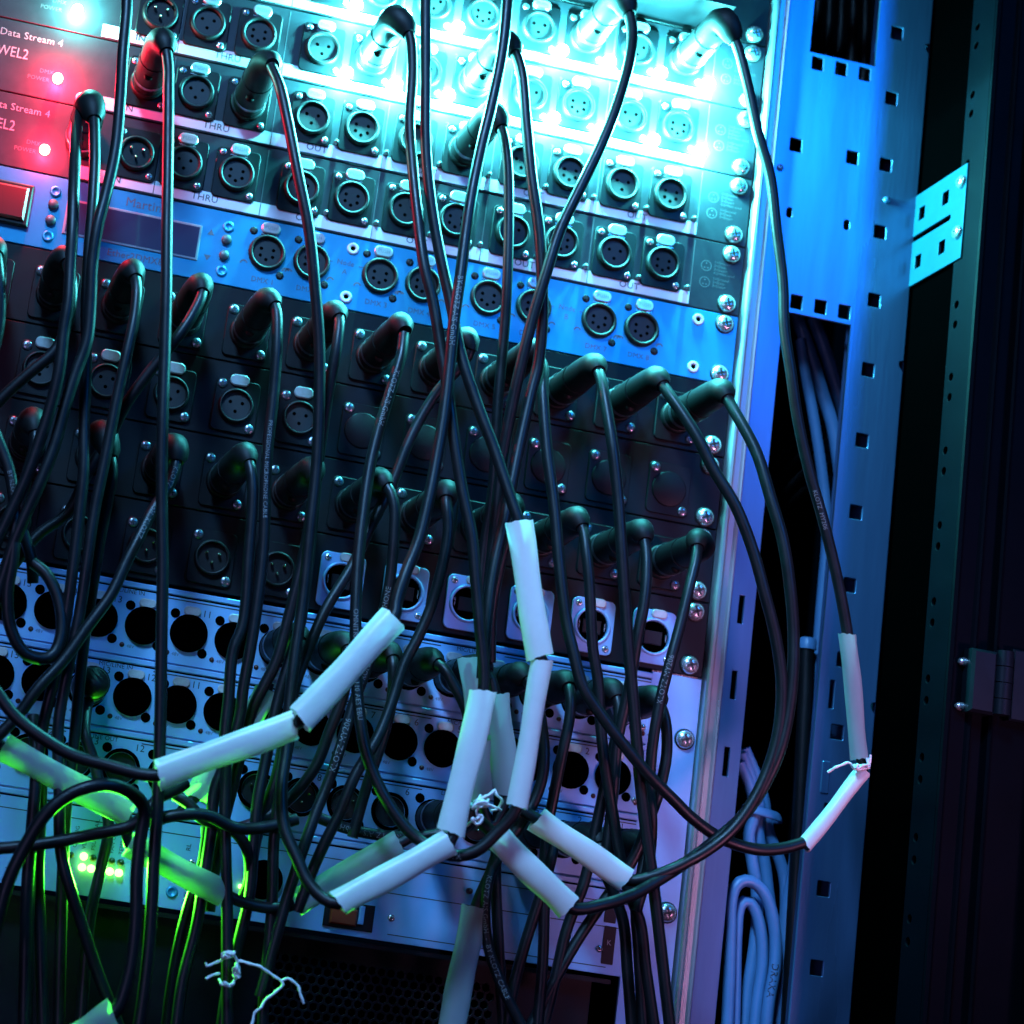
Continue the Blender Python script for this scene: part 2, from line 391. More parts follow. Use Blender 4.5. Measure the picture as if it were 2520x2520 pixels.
# ------------------------------------------------------------------ four splitters
XO = [-35.5, -5.0, 28.0, 59.0, 94.5, 125.0, 158.5, 189.5]
SPL = ['topmost of four black splitters, all its output lights glowing cyan', 'second black splitter from the top, row of glowing cyan lights',
       'third black splitter from the top, red light at its end, output lights off', 'lowest black splitter, red power light, just above the silver network node']
for i in range(4):
    u = i + 1
    t = rack_panel('splitter', SPL[i], 'splitter', u, 'splitter_black', group='black splitters in the rack')
    # white legend strip with its own edge, cut by hairline joints
    cuts = [-166, -120.5, -57.5, 10.0, 77.0, 144.0, 209.0]
    for a, c in zip(cuts[:-1], cuts[1:]):
        MB().box(a + .25, c - .25, -.35, 0, -42.9, -35.2, 'label_white').build('legend_strip', t)
    for c in cuts[1:]:
        MB().box(c - .2, c + .2, -.12, 0, -35.0, -1.5, 'print_grey').build('hairline', t)
    xlr(t, -134, -21.8, is_male=True, push=False)
    xlr(t, -105.6, -21.4, n=3); xlr(t, -74.6, -21.4, n=5)
    for k, X in enumerate(XO):
        xlr(t, X, -21.8, n=3 if k % 2 == 0 else 5)
        if i < 2: led(t, X + 16.6, -33.2, 'led_cyan', r=3.8, power=2.3, color=(0.09, 0.93, 1.0), off=11)
        else: led(t, X + 16.6, -33.4, 'led_off', r=1.5)
    for k in range(4): text(t, str(k + 1), (XO[2 * k] + XO[2 * k + 1]) / 2 + 3, -7.0, 3.2, 'print_grey')
    text(t, 'THRU', -90.5, -39.2, 4.3, 'print_dark', y=-.45, bold=.05)
    text(t, 'IN', -143, -39.2, 4.3, 'print_dark', y=-.45, bold=.05)
    for k in range(4): text(t, 'OUT', (cuts[2 + k] + cuts[3 + k]) / 2 - 6, -39.2, 4.3, 'print_dark', y=-.45, bold=.05)
    # pin legend by the right ear
    for z, ls in ((-16.5, ('1=Ground', '2=Data-', '3=Data+', '4,5=Not used')), (-27.0, ('1=Ground', '2=Data-', '3=Data+'))):
        for k, s_ in enumerate(ls): text(t, s_, 222.6, z + 3.2 - k * 2.3, 1.7, 'print_grey', align='LEFT')
        b = MB()
        for k in range(16):
            a0, a1 = 2 * math.pi * k / 16, 2 * math.pi * (k + 1) / 16
            b.add([(217.6 + r * math.cos(a), -.12, z + r * math.sin(a)) for r, a in ((3.4, a0), (3.4, a1), (3.0, a1), (3.0, a0))], [(0, 1, 2, 3)], 'print_grey')
        for a in (-130, -50, 90): b.disc(217.6 + 1.6 * math.cos(math.radians(a)), z + 1.6 * math.sin(math.radians(a)), .45, -.12, 'print_grey', 8)
        b.build('pin_diagram', t)
    # name and power lights at the far left
    text(t, 'Data Stream 4', -205, -8.5, 4.4, 'print_white', bold=.06)
    text(t, 'WEL2', -214, -20, 6.4, 'print_white', bold=.25, squeeze=.8)
    text(t, 'DMX', -193, -27.5, 2.6, 'print_grey'); text(t, 'POWER', -197, -32.5, 2.6, 'print_grey')
    if i in (2, 3): led(t, -186, -30.5, 'led_red', r=3.0, power=0.9 if i == 2 else 0.5, color=(1.0, 0.015, 0.05), off=12)
    elif i == 1: led(t, -182, -30.5, 'led_cyan', r=3.0, power=0.6, color=(0.15, 1.0, 0.9), off=8)

# ------------------------------------------------------------------ network node
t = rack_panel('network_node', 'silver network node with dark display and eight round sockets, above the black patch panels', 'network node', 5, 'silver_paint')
for k, X in enumerate([-49.5, -22.7, 18.7, 44.9, 85.0, 113.4, 154.4, 181.2]):
    xlr(t, X, -20.2, 'plain', n=5, screw='screw_dark')
    text(t, 'DMX %d' % (k + 1), X, -37.2, 3.2, 'print_mid')
    for dx in (-12.5, 12.5):   # little bent arrow by each socket
        b = MB()
        for j in range(8):
            a0, a1 = math.radians(20 + 20 * j), math.radians(40 + 20 * j)
            b.add([(X + dx + r * math.cos(a), -.12, -29 + r * math.sin(a)) for r, a in ((2.4, a0), (2.4, a1), (1.5, a1), (1.5, a0))], [(0, 1, 2, 3)], 'print_mid')
        b.build('arrow_print', t)
for n_, X in (('A', -2.5), ('B', 134)):
    text(t, 'Node', X, -16.5, 3.2, 'print_mid'); text(t, n_, X, -22, 3.2, 'print_mid')
    MB().box(X - 15, X - 8, -.12, 0, -17.2, -16.8, 'print_mid').build('dash', t); MB().box(X + 8, X + 15, -.12, 0, -17.2, -16.8, 'print_mid').build('dash', t)
eyelet = MB().lathe([(3.6, 0), (3.6, -.7), (3.0, -1.0), (1.7, -1.0), (1.5, -.2)], 0, 0, 'label_white', 16, closed_end=False).disc(0, 0, 1.6, -.25, 'hole_black').mesh('eyelet')
for X in (0.5, 216.0):
    for z in (-7.0, -37.0): link('eyelet', eyelet, t, (X, 0, z))
MB().box(-168, -89.0, -.8, 0, -33.2, -11.8, 'display_bezel', bev=.4).build('display_frame', t)
MB().box(-166.6, -90.4, -1.0, -.8, -31.8, -13.2, 'display_glass').build('display', t)
text(t, 'Martin', -124.5, -6.6, 5.6, 'print_mid', bold=.06)
MB().add([(-115.5, -.12, -3.0), (-112.8, -.12, -4.3), (-106.5, -.12, -1.0)], [(0, 1, 2)], 'print_mid').build('tick_mark', t)
text(t, 'Ether2DMX8', -124.5, -38.6, 4.2, 'print_mid')
btn = MB().lathe([(3.0, 0), (3.0, -1.6), (2.4, -2.2), (.2, -2.3)], 0, 0, 'button_dark', 14).mesh('button')
ring = MB().lathe([(3.3, 0), (3.2, -.9), (2.0, -1.0), (1.5, -.3), (.1, -.3)], 0, 0, 'silver_paint', 14).mesh('socket_screw')
for X in (-74.0, -175.6):
    for z in (-17.4, -27.0): link('button', btn, t, (X, 0, z))
    for z in (-9.2, -36.4): link('socket_screw', ring, t, (X, 0, z))
for z, s_ in ((-14.5, 1), (-30, -1)):
    MB().add([(-85.5, -.12, z - s_ * 1.6), (-81.5, -.12, z - s_ * 1.6), (-83.5, -.12, z + s_ * 1.8)], [(0, 1, 2)], 'print_mid').build('arrow_print', t)
MB().box(-212, -187.8, -3.2, 0, -34.4, -9.2, 'black_plastic', bev=1.0).build('switch_frame', t)
MB().box(-209, -190.5, -5.5, -3, -31.5, -12, 'switch_red', bev=1.2).build('rocker_switch', t)

# ------------------------------------------------------------------ black patch panels
PX = [208.72 - 37.505 * k for k in range(12)]; PZ = -U / 2 - 3.35
ME['blank_plate'] = MB().rprism(0, 0, 26, 31, 3, -1.0, 0, 'black_powder', 4, .3).lathe([(10.6, -1.0), (10.6, -1.5), (10.0, -1.7), (.1, -1.7)], 0, 0, 'black_powder', 24).mesh('blank_plate')
ME['patch_jack'] = socket_ring(9.6, 8.4, 'black_plastic', (26, 31), 'black_powder').mesh('xlr_socket')
PLAB = ['black patch panel just under the silver network node, a plug in every socket', 'second black patch panel, blank plates right and empty sockets with silver tabs left',
        'third black patch panel, its row of plugs below the blank plates', 'black patch panel with square silver network jacks, above the stage box']
silverjack = MB()
_pl = plate_curve('jack', rr(0, 0, 25.5, 31, 3.2, 4), [[(9.6 * math.cos(2 * math.pi * i / 28), 9.6 * math.sin(2 * math.pi * i / 28)) for i in range(28)]], 1.6, 'card_silver', .3)
for v in _pl.vertices: v.co.y -= 1.6 * MM
ME['network_jack'] = _pl
ME['jack_ring'] = MB().lathe([(11.0, -1.6), (11.0, -2.4), (10.2, -2.9), (9.4, -2.5), (9.4, 6)], 0, 0, 'card_silver', 28, closed_end=False).mesh('jack_ring')
ME['jack_well'] = MB().lathe([(9.35, -1.8), (9.35, -.2), (.1, -.2)], 0, 0, 'hole_black', 24).box(-5.5, 5.5, -1.1, -.2, -4.5, 3.5, 'black_plastic', .3).box(-7.9, -7.5, -1.4, -.2, -2.2, 2.4, 'chrome').box(7.5, 7.9, -1.4, -.2, -2.2, 2.4, 'chrome').mesh('jack_well')
for i in range(4):
    u = 6 + i
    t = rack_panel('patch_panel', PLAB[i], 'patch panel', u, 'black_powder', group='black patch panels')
    for k, X in enumerate(PX):
        if X < -215: continue
        if i == 3 and k <= 5:
            s = link('network_jack', ME['network_jack'], t, (X, 0, PZ))
            link('jack_ring', ME['jack_ring'], s); link('jack_well', ME['jack_well'], s)
            link('push_tab', ME['tab_clear'], s, (2.0, -1.4, 13.6))
            for dx, dz in ((-9.3, 12.2), (9.3, -12.2)): link('screw', ME['screw_small'], s, (dx, -1.6, dz))
        elif i == 1 and k <= 5:
            s = link('blank_plate', ME['blank_plate'], t, (X, 0, PZ))
            for dx, dz in ((-9.5, 12), (9.5, -12)): link('screw', ME['screw'], s, (dx, -1.0, dz))
        else:
            s = link('xlr_socket', ME['patch_jack'], t, (X, 0, PZ))
            link('insert', ME['pins'] if i == 3 else ME['insert3'], s, (0, -1.6, 0))
            for dx, dz in ((-9.5, 12), (9.5, -12)): link('screw', ME['screw'], s, (dx, -1.6, dz))
            if (i == 1) or (i == 2 and k >= 9): link('push_tab', ME['tab_metal'], s, (0.2, 0, 15.2))

# ------------------------------------------------------------------ stage box
SB = thing('stage_box', 'silver stage box with rows of round sockets and green status lights', 'stage box', (0, 0, 0))
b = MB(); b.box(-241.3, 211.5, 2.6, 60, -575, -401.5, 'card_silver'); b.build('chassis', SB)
ear = plate_curve('ear', rect(211.5, 241.3, -620, -401.2), [], 2.2, 'card_silver', .3); link('rack_ear', ear, SB, (0, 0.2, 0))
for z in (-437, -536): link('rack_screw', ME['rack_screw'], SB, (234.5, 0, z))
def sock_x(n): return -110.7 + (13 - n) * 25.4
ME['screw_hole'] = MB().lathe([(2.75, -.05), (2.6, -.5), (2.0, -.6), (1.2, -.35), (.1, -.3)], 0, 0, 'hole_black', 12).mesh('screw_hole')
ME['led48'] = MB().lathe([(1.45, -.05), (1.3, -.5), (.1, -.9)], 0, 0, 'led_dark_red', 10).mesh('led')
rows = [(-402.2, -443.3, -425.2, 'MIC/LINE IN'), (-444.2, -483.4, -465.2, 'MIC/LINE IN'), (-484.3, -523.5, -504.5, 'LINE OUT')]
for ri, (z1, z0, zc, ttl) in enumerate(rows):
    b = MB(); b.box(-241, 211.2, 0, 2.6, z0, z1 - 4.0, 'card_silver', bev=.3)
    b.box(-241, 211.2, -1.2, 2.6, z1 - 3.2, z1, 'card_silver', bev=.5)       # folded lip along the top edge
    card = b.build('output_card' if ri == 2 else 'input_card', SB)
    MB().box(-241, 211, .6, 2.4, z1 - 4.0, z1 - 3.2, 'hole_black').build('seam', card)
    for a, c in ((-241, -118), (-76, 84), (122, 211)):
        MB().box(a, c, -.12, 0, z1 - 5.7, z1 - 5.1, 'print_dark').build('printed_line', card)
    for X in (-97, 103): text(card, ttl, X, z1 - 5.5, 2.5, 'print_dark', bold=.06)
    for n in range(1, 17):
        X = sock_x(n)
        s = link('xlr_socket', ME['socket_stage'], card, (X, 0, zc))
        if ri == 2: link('insert', ME['pins'], card, (X, 0, zc))
        else:
            link('insert', ME['insert_stage'], card, (X, 0, zc)); link('push_tab', ME['tab_clear'], card, (X + .2, 0, zc + 12.4))
            link('led', ME['led48'], card, (X + 15, 0, zc - 12.4)); text(card, '48V', X + 19.8, zc - 12.8, 1.9, 'print_mid')
        for dx, dz in ((-9.1, 10.0), (9.1, -10.0)): link('screw_hole', ME['screw_hole'], card, (X + dx, 0, zc + dz))
        text(card, str(n), X + 8.7, zc + 12.0, 3.9, 'print_dark', bold=.05)
    for dz in (-10, -32): link('screw', ME['screw_small'], card, (208.5, -.1, z1 + dz))
# lower module
b = MB(); b.box(-241, 211.2, 0, 2.6, -575, -528.4, 'card_silver', bev=.3); b.box(-241, 211.2, -1.2, 2.6, -527.6, -524.4, 'card_silver', bev=.5)
mod = b.build('status_module', SB)
MB().box(-241, 211, .6, 2.4, -528.4, -527.6, 'hole_black').build('seam', mod)
for a, c, z in ((-241, 211, -535), (50, 211, -548.8), (75, 202, -571)): MB().box(a, c, -.12, 0, z - .25, z + .25, 'print_dark').build('printed_line', mod)
for k in range(5):
    led(mod, -97.4 + 5.05 * k, -560.2, 'led_green', r=2.1, power=0.95, color=(0.06, 1.0, 0.02), off=6, spot=150)
    if k: led(mod, -97.4 + 5.05 * k, -554.6, 'led_dark_green', r=2.0)
led(mod, -97.4, -554.4, 'led_green', r=2.1, power=0.95, color=(0.06, 1.0, 0.02), off=6, spot=150)
led(mod, -104.5, -554.6, 'led_dark_green', r=1.8)
led(mod, -10.2, -557.5, 'led_green', r=1.2)
for k, s_ in enumerate(('CONFIG', 'VD OK', 'PSU A / FAIL', 'PSU B / FAIL', 'FAN OK / FAIL', 'TEMP OK / FAIL')):
    text(mod, s_, -103.6 + 5.05 * k + .6, -550.5, 2.2, 'print_dark', rot=90, align='LEFT', bold=.03)
for k, s_ in enumerate(('CARD A FAIL', 'CARD B FAIL', 'CARD C FAIL')): text(mod, s_, -158 + 5 * k, -548, 2.3, 'print_dark', rot=90, align='LEFT')
text(mod, 'RL', -41.5, -541.0, 2.6, 'print_dark', rot=90); text(mod, 'INPUT', -39.0, -566, 2.2, 'print_dark', rot=90); text(mod, 'MAIN', -34.5, -566, 2.2, 'print_dark', rot=90)
text(mod, 'TA', -135, -568, 3.4, 'print_dark'); text(mod, 'CB', -122, -568, 3.4, 'print_dark')
MB().rprism(-30, -549, 12, 9, 3, -3, 0, 'chrome', 4, .6).rprism(-30, -549, 8.5, 6, 1.6, -3.2, -3, 'hole_black', 3).build('video_port', mod)
link('screw', ME['screw_small'], mod, (-38.5, 0, -549)); link('socket_screw', ring, mod, (-47, 0, -566))
s = link('xlr_socket', ME['socket_stage'], mod, (2, 0, -552)); link('insert', ME['insert_stage'], mod, (2, 0, -552))
MB().box(38, 66, -1.6, 0, -571.5, -557, 'black_plastic', bev=.5).build('terminal_block', mod)
MB().box(41, 56, -4.5, -1.6, -569.5, -560.5, 'orange_plastic', bev=.8).build('orange_clip', mod)
MB().box(57, 60, -4, -1.6, -568, -558, 'card_silver', bev=.5).build('clip_lever', mod)
for X, Z in ((76, -562), (197, -561.5)): link('screw', ME['screw_small'], mod, (X, 0, Z))
MB().rprism(202.3, -558.8, 7.0, 21, .6, -.4, 0, 'black_plastic', 2).build('black_tag', mod); text(mod, 'K', 202.3, -557.5, 3.0, 'print_white', y=-.55)
MB().rprism(201.5, -538, 7.0, 17, .6, -.4, 0, 'black_plastic', 2).build('black_tag', mod)
for X, Z, sc in ((118, -541, 'led_dark_red'), (20, -541, 'led_dark_red'), (34, -546, 'led_dark_red')): led(mod, X, Z, sc, r=1.8)

# ------------------------------------------------------------------ honeycomb vent unit under the stage box
V = thing('vent_unit', 'dark unit with honeycomb ventilation panel under the stage box', 'rack unit', (0, 0, 0))
cells = []
R = 2.55; px_, pz_ = R * math.sqrt(3) + 1.1, 1.5 * R + 1.1 * .87
hexes = []
for j in range(20):
    for i in range(24):
        cx = 12 + i * px_ + (px_ / 2 if j % 2 else 0); cz = -592 - j * pz_
        hexes.append([(cx + R * math.sin(math.radians(60 * k)), cz + R * math.cos(math.radians(60 * k))) for k in range(6)])
me = plate_curve('vent', rect(-241, 200, -700, -579), hexes, 1.5, 'black_semi', .15)
link('vent_panel', me, V, (0, 14, 0))
MB().box(-241, 200, 22, 24, -700, -579, 'hole_black').build('back_plate', V)
MB().box(-241, 206, 0, 16, -580, -577.5, 'black_semi').build('top_lip', V)
MB().box(150, 152, 8, 14, -640, -632, 'hole_black').box(150, 160, 12, 13.5, -640, -632, 'hole_black').build('slot', V)
# ------------------------------------------------------------------ rack frame: mounting rail and punched side plate
F = thing('rack_frame', 'galvanised rack frame with square punched holes beside the devices', 'rack frame', (0, 0, 0))
prof = [(212, 3.4), (241.8, 3.4), (242.6, 1.0), (243.4, -2.6), (244.4, -3.6), (245.8, -3.8), (247.0, -3.0), (247.8, -1.6), (251.0, -1.2), (252.0, -2.2), (253.0, -2.6), (254.0, -1.6), (254.6, .2), (255.0, 1.6)]
MB().extrude(prof, -720, 130, 'rail_metal').build('mounting_rail', F)
holes = [rect(270.5, 315.2, 3.8, 110), rect(269.4, 314.2, -705, -168)]
holes += [rr(X, -2.7, 8.4, 9.6, 1.0) for X in (276.7, 292.6, 308.5)] + [rr(X, -160.9, 8.4, 9.6, 1.0) for X in (277.6, 293.3, 309.0)]
holes += [rr(X, -59.9, 8.6, 9.4, 1.0) for X in (267.5, 305.3)] + [rr(X, -104.7, 4.6, 7.4, 2.2, 4) for X in (267.6, 305.5)]
holes += [rr(327.7, 30.0 - 44.9 * k, 8.6, 9.4, 1.0) for k in range(-1, 17) if k not in (9, 10, 11)] + [rr(327.7, z, 8.6, 9.4, 1.0) for z in (-374.5, -417.6, -464)]
holes += [rr(261.3, -310.6 - 45 * k, 4.0, 17.5, .6, 2) for k in range(1, 4)]
holes += [rr(322.4, z, 3.6, 17.5, .6, 2) for z in (-396.0,)]
outer = [(254.6, -720), (350, -720)]
for zn in (-398.5, -186.5, 25.5): outer += [(350, zn - 5), (347.2, zn - 1.5), (347.2, zn + 1.5), (350, zn + 2.5)]
outer += [(350, 130), (254.6, 130)]
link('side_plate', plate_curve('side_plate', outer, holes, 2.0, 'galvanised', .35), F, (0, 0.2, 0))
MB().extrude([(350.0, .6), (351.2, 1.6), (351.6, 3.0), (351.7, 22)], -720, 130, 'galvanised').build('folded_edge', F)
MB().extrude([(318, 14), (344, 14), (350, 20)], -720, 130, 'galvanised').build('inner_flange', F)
rv = MB().lathe([(2.4, 0), (2.0, -1.0), (1.0, -1.6), (.1, -1.7)], 0, 0, 'galvanised', 14).mesh('rivet')
for X, Z in ((258.6, -77.0), (330.2, -83.0)): link('rivet', rv, F, (X, .2, Z))
MB().rprism(322.6, -445, 5, 19, 1.0, -.6, .3, 'galvanised', 3, .4).build('pressed_slot', F)

# bracket from the frame out to the cabinet post
def side_plate_yz(name, outer, holes, thick, mt, parent, X, bev=.25):
    me = plate_curve(name, [(-y, z) for y, z in outer], [[(-y, z) for y, z in h] for h in holes], thick, mt, bev)
    for v in me.vertices: x, y, z = v.co; v.co = (y, -x, z)     # stands in the y-z plane, its face towards -x
    return link(name, me, parent, (X, 0, 0))
B = thing('frame_bracket', 'flat cyan-lit bracket with square holes joining frame to black post', 'bracket')
side_plate_yz('bracket_plate', [(16, -76.5), (-59, -76.5), (-59, -136), (16, -136)],
              [rr(y, z, 8.0, 9.0, .9) for y in (-8.4, -36.2) for z in (-90.4, -122.2)] + [rr(-19.5, -105.4, 50, 4.2, 2.0, 4)], 2.0, 'bracket_steel', B, 349.6)
side_scr = _screw(4.2, 2.6, 'chrome')
for z in (-87, -119):
    me = side_scr.mesh('screw')
    for v in me.vertices: x, y, z_ = v.co; v.co = (y, x, z_)
    link('screw', me, B, (349.4, -54.6, z))

# ------------------------------------------------------------------ black cabinet post, door edge and hinge
P = thing('cabinet_post', 'black cabinet post with pairs of small round holes', 'cabinet post')
def circ(cy, cz, r, n=12): return [(cy + r * math.cos(2 * math.pi * i / n), cz + r * math.sin(2 * math.pi * i / n)) for i in range(n)]
ph = []
for k in range(-2, 13):
    for z in (13.4, 1.1): ph.append(circ(-56.6, z - 44.5 * k, 2.7))
side_plate_yz('holed_flange', [(-50, -720), (-75, -720), (-75, 130), (-50, 130)], ph, 1.6, 'cabinet_black', P, 350.8)
MB().extrude([(352.6, -49), (352.6, 30), (420, 30)], -720, 130, 'hole_black').build('post_core', P)
MB().extrude([(350.8, -74.8), (351.6, -76.6), (353.6, -77.2), (355.0, -76.4), (356.0, -74.6), (364.8, -74.2), (366.0, -75.6), (367.2, -76.2), (368.2, -75.4), (368.6, -71), (377.8, -71), (378.6, -75.0), (379.8, -76), (381.2, -75.4), (381.8, -73.4), (410, -73)],
             -720, 130, 'cabinet_black').build('front_face', P)
MB().box(411, 432, -92, -70, -720, 130, 'cabinet_black', bev=1.5).build('corner_profile', P)
H = thing('door_hinge', 'black door hinge with two bright pins on the cabinet post', 'hinge')
MB().box(361.5, 376.5, -84, -73, -405.5, -370.2, 'hinge_steel', bev=1.6).box(388, 410, -80, -71, -406, -366, 'hinge_steel', bev=1.0).build('hinge_leaf', H)
for i in range(4):
    z0 = -404.5 + 9.0 * i
    b = MB(); vs = [];
    for z in (z0 + .25, z0 + 8.75):
        for a in range(20): vs.append((382 + 5.2 * math.cos(math.pi * 2 * a / 20), -80 + 5.2 * math.sin(math.pi * 2 * a / 20), z))
    b.add(vs, [(a, (a + 1) % 20, 20 + (a + 1) % 20, 20 + a) for a in range(20)], 'hinge_steel', True)
    b.add(vs[:20], [tuple(range(20))], 'hinge_steel').add(vs[20:], [tuple(range(20))], 'hinge_steel')
    b.build('knuckle', H)
for z in (-377.7, -402.6):
    me = _screw(2.4, 4.0, 'chrome', False).mesh('pin')
    for v in me.vertices: x, y, z_ = v.co; v.co = (y, x, z_)
    link('hinge_pin', me, H, (361.6, -76, z))

# dark inner wall of the cabinet behind the frame
w_ = MB().box(200, 460, 330, 335, -760, 200, 'hole_black').build('cabinet_wall'); tag(w_, 'dark inner wall of the cabinet behind the punched plate', 'wall', kind='structure')
# ------------------------------------------------------------------ cables
random.seed(7)
GRP = 'black microphone cables'
def cut(path, s0, s1):
    d = np.concatenate([[0], np.cumsum(np.linalg.norm(np.diff(path, axis=0), axis=1))])
    s1 = min(s1, d[-1]); q = np.unique(np.concatenate([[s0], d[(d > s0) & (d < s1)], [s1]]))
    return np.stack([np.interp(q, d, path[:, k]) for k in range(3)], 1)
def arc(path): return np.concatenate([[0], np.cumsum(np.linalg.norm(np.diff(path, axis=0), axis=1))])

def bend_text(parent, path, s0, body, size, r, mt='cable_print', flip=False, roll=0.0):
    """printing that runs along a cable, wrapped round its jacket on the side that faces the room"""
    me = text_mesh(body, size, mt, align='LEFT', bold=.02).copy(); me.materials.clear(); me.materials.append(MATS[mt])
    d = arc(path); 
    for v in me.vertices:
        x, yv = v.co.x / MM, v.co.y / MM
        s = s0 - x if flip else s0 + x
        s = min(max(s, 0), d[-1] - .01); i = min(np.searchsorted(d, s, 'right') - 1, len(d) - 2); f = (s - d[i]) / (d[i + 1] - d[i])
        p = path[i] * (1 - f) + path[i + 1] * f; t = path[i + 1] - path[i]; t /= np.linalg.norm(t)
        if flip: t = -t
        n = CAM - p; n = n - t * (n @ t); n /= np.linalg.norm(n); bb = np.cross(n, t)
        a = yv / r + roll
        v.co = (p + (r + .12) * (math.cos(a) * n + math.sin(a) * bb)) * MM
    return link('lettering', me, parent)

def sleeve(parent, p0, p1, w=13.5, flat=.62, mt='sleeve', sag=0.0):
    p0, p1 = np.array(p0, float), np.array(p1, float); L = np.linalg.norm(p1 - p0); n = max(8, int(L / 5))
    t = (p1 - p0) / L; rnd = random.random() * 6
    v = CAM - (p0 + p1) / 2; side = np.cross(t, v); side /= np.linalg.norm(side)
    pts = []; rad = []; fl = []
    for i in range(n + 1):
        f = i / n; pts.append(p0 + (p1 - p0) * f + side * (sag * math.sin(math.pi * f) + .25 * math.sin(rnd + f * 7)))
        rad.append(w / 2 * (1 + .035 * math.sin(rnd * 2 + f * 9) + .05 * abs(2 * f - 1) ** 6)); fl.append(flat * (1 + .12 * math.sin(rnd + f * 5)))
    # oblique, slightly open ends: shift the end rings along the tube by position across it
    b = MB(); b.tube(pts, rad, mt, 22, False, fl)
    seg = 22
    for e, sg in ((0, random.uniform(-1.2, 1.2)), (n, random.uniform(-1.2, 1.2))):
        for k in range(seg):
            i = e * seg + k; q = np.array(b.v[i]); off = (q - pts[e]) @ side / (w / 2)
            b.v[i] = tuple(q + t * (off * sg + .35 * math.sin(k * 1.9 + rnd)))
    return b.build('label_sleeve', parent)

def plug_path(X, Z, droop=0.0, length=58):
    return [(X, -2, Z), (X, -22, Z), (X, -44, Z + .3), (X + .2, -length, Z + .5 - droop)]

def cable(label, pts, plug=None, r=3.05, sleeves=(), prints=(), mt='rubber', group=GRP, plen=58, name='cable', droop=0.0, start_boot=True):
    """pts: (photo x, photo y, mm in front of the rack); plug: (X, Z) of the socket it is plugged into"""
    C = []
    if plug: C += plug_path(plug[0], plug[1], droop, plen)
    C += [at(*p) for p in pts]
    path = spline(C, 4.0)
    for sl in sleeves:                       # inside a sleeve the cable runs straight along the sleeve's axis
        p0, p1 = at(*sl[0]), at(*sl[1])
        i0 = int(np.argmin(np.linalg.norm(path - p0, axis=1))); i1 = int(np.argmin(np.linalg.norm(path - p1, axis=1)))
        if i0 > i1: i0, i1, p0, p1 = i1, i0, p1, p0
        n_ = max(2, i1 - i0)
        d0, d1 = p0 - path[i0], p1 - path[i1]
        for j in range(i0): path[j] = path[j] + d0 * max(0, 1 - (i0 - j) / 8)
        for j in range(i1 + 1, len(path)): path[j] = path[j] + d1 * max(0, 1 - (j - i1) / 8)
        for j in range(i0, i1 + 1): path[j] = p0 + (p1 - p0) * ((j - i0) / n_)
    L = arc(path)[-1]
    s0 = 0.0
    if plug: s0 = plen + 8
    b = MB(); cp = cut(path, max(0, s0 - 6), L); b.tube(cp, r, mt, 10)
    assert len(label.replace(':','').split()) <= 16, label
    o = b.build(name); tag(o, label, 'cable', group)
    if plug:
        sh = cut(path, 0, 36); n = len(sh); a = arc(sh)
        rad = [9.6 if q < 4 else (9.0 if q < 9 else 9.3) for q in a]
        sb = MB(); sb.tube(sh, rad, 'plug_black', 20)
        s = sb.build('plug_shell', o)
        bo = cut(path, 34, s0 + 6); a = arc(bo); Lb = a[-1]
        rad = []
        for q in a:
            f = q / Lb
            rad.append(8.9 * (1 - f ** 2.2) ** .5 * .55 + 8.9 * .45 * (1 - f) + (r + .9) * f if f < 1 else r + .9)
        MB().tube(bo, rad, 'plug_black', 18).build('boot', o)
        # thumb latch and ring on the shell
        c = np.array([plug[0], -27, plug[1]])
        lp = MB(); lp.lathe([(9.75, -12), (9.95, -13), (9.95, -14.4), (9.75, -15.4)], plug[0], plug[1], 'steel_screw', 22, closed_end=False)
        lp.build('collar_ring', o)
        MB().lathe([(2.6, 0), (2.4, -.5), (.1, -.9)], 0, 0, 'plug_black', 12).build('thumb_latch', o, (plug[0] - 2, -30, plug[1] - 8.6))
    for sl in sleeves: sleeve(o, at(*sl[0]), at(*sl[1]), *(sl[2:]))
    for pr in prints: bend_text(o, path, pr[0] * L, pr[1], pr[2], r, mt='print_dark' if mt == 'grey_pvc' else 'cable_print', flip=pr[3] if len(pr) > 3 else False, roll=pr[4] if len(pr) > 4 else 0.0)
    return o

def z6(u): return ztop(u) + PZ
TXT = 'KLOTZ  MY206  PROFESSIONAL MICROPHONE CABLE  -  BY KLOTZ AIS GmbH'
# ---- cables out of the splitters
cable('black cable from the topmost splitter falling past the silver plate into a pale sleeve',
      [(1390, 85, -62), (1408, 150, -66), (1430, 250, -70), (1453, 333, -72), (1465, 433, -74), (1477, 533, -76), (1480, 620, -78), (1492, 700, -80), (1505, 790, -80), (1527, 890, -80), (1550, 970, -80), (1575, 1070, -80), (1594, 1160, -80), (1602, 1210, -80), (1620, 1400, -80), (1626, 1446, -80), (1600, 1478, -82), (1560, 1540, -84), (1520, 1592, -86)],
      (189.5, ztop(1) - 21.8), sleeves=[((1599, 1197, -80), (1622, 1432, -80), 9.4, .9, 'sleeve_thin_shaded'), ((1628, 1456, -80), (1517, 1597, -86), 8.2, .95)], prints=[(.62, 'KLOTZ  MY206', 2.4)])
cable('black cable from the second right pair of the topmost splitter crossing down to the centre',
      [(1186, 25, -64), (1193, 60, -70), (1187, 117, -78), (1163, 200, -86), (1137, 267, -90), (1097, 350, -92), (1057, 433, -92), (1030, 517, -92), (1005, 600, -90), (985, 680, -88), (967, 760, -84), (950, 850, -80), (938, 950, -76), (925, 1080, -72), (912, 1200, -70), (905, 1300, -66)],
      (125.0, ztop(1) - 21.8), r=3.2)
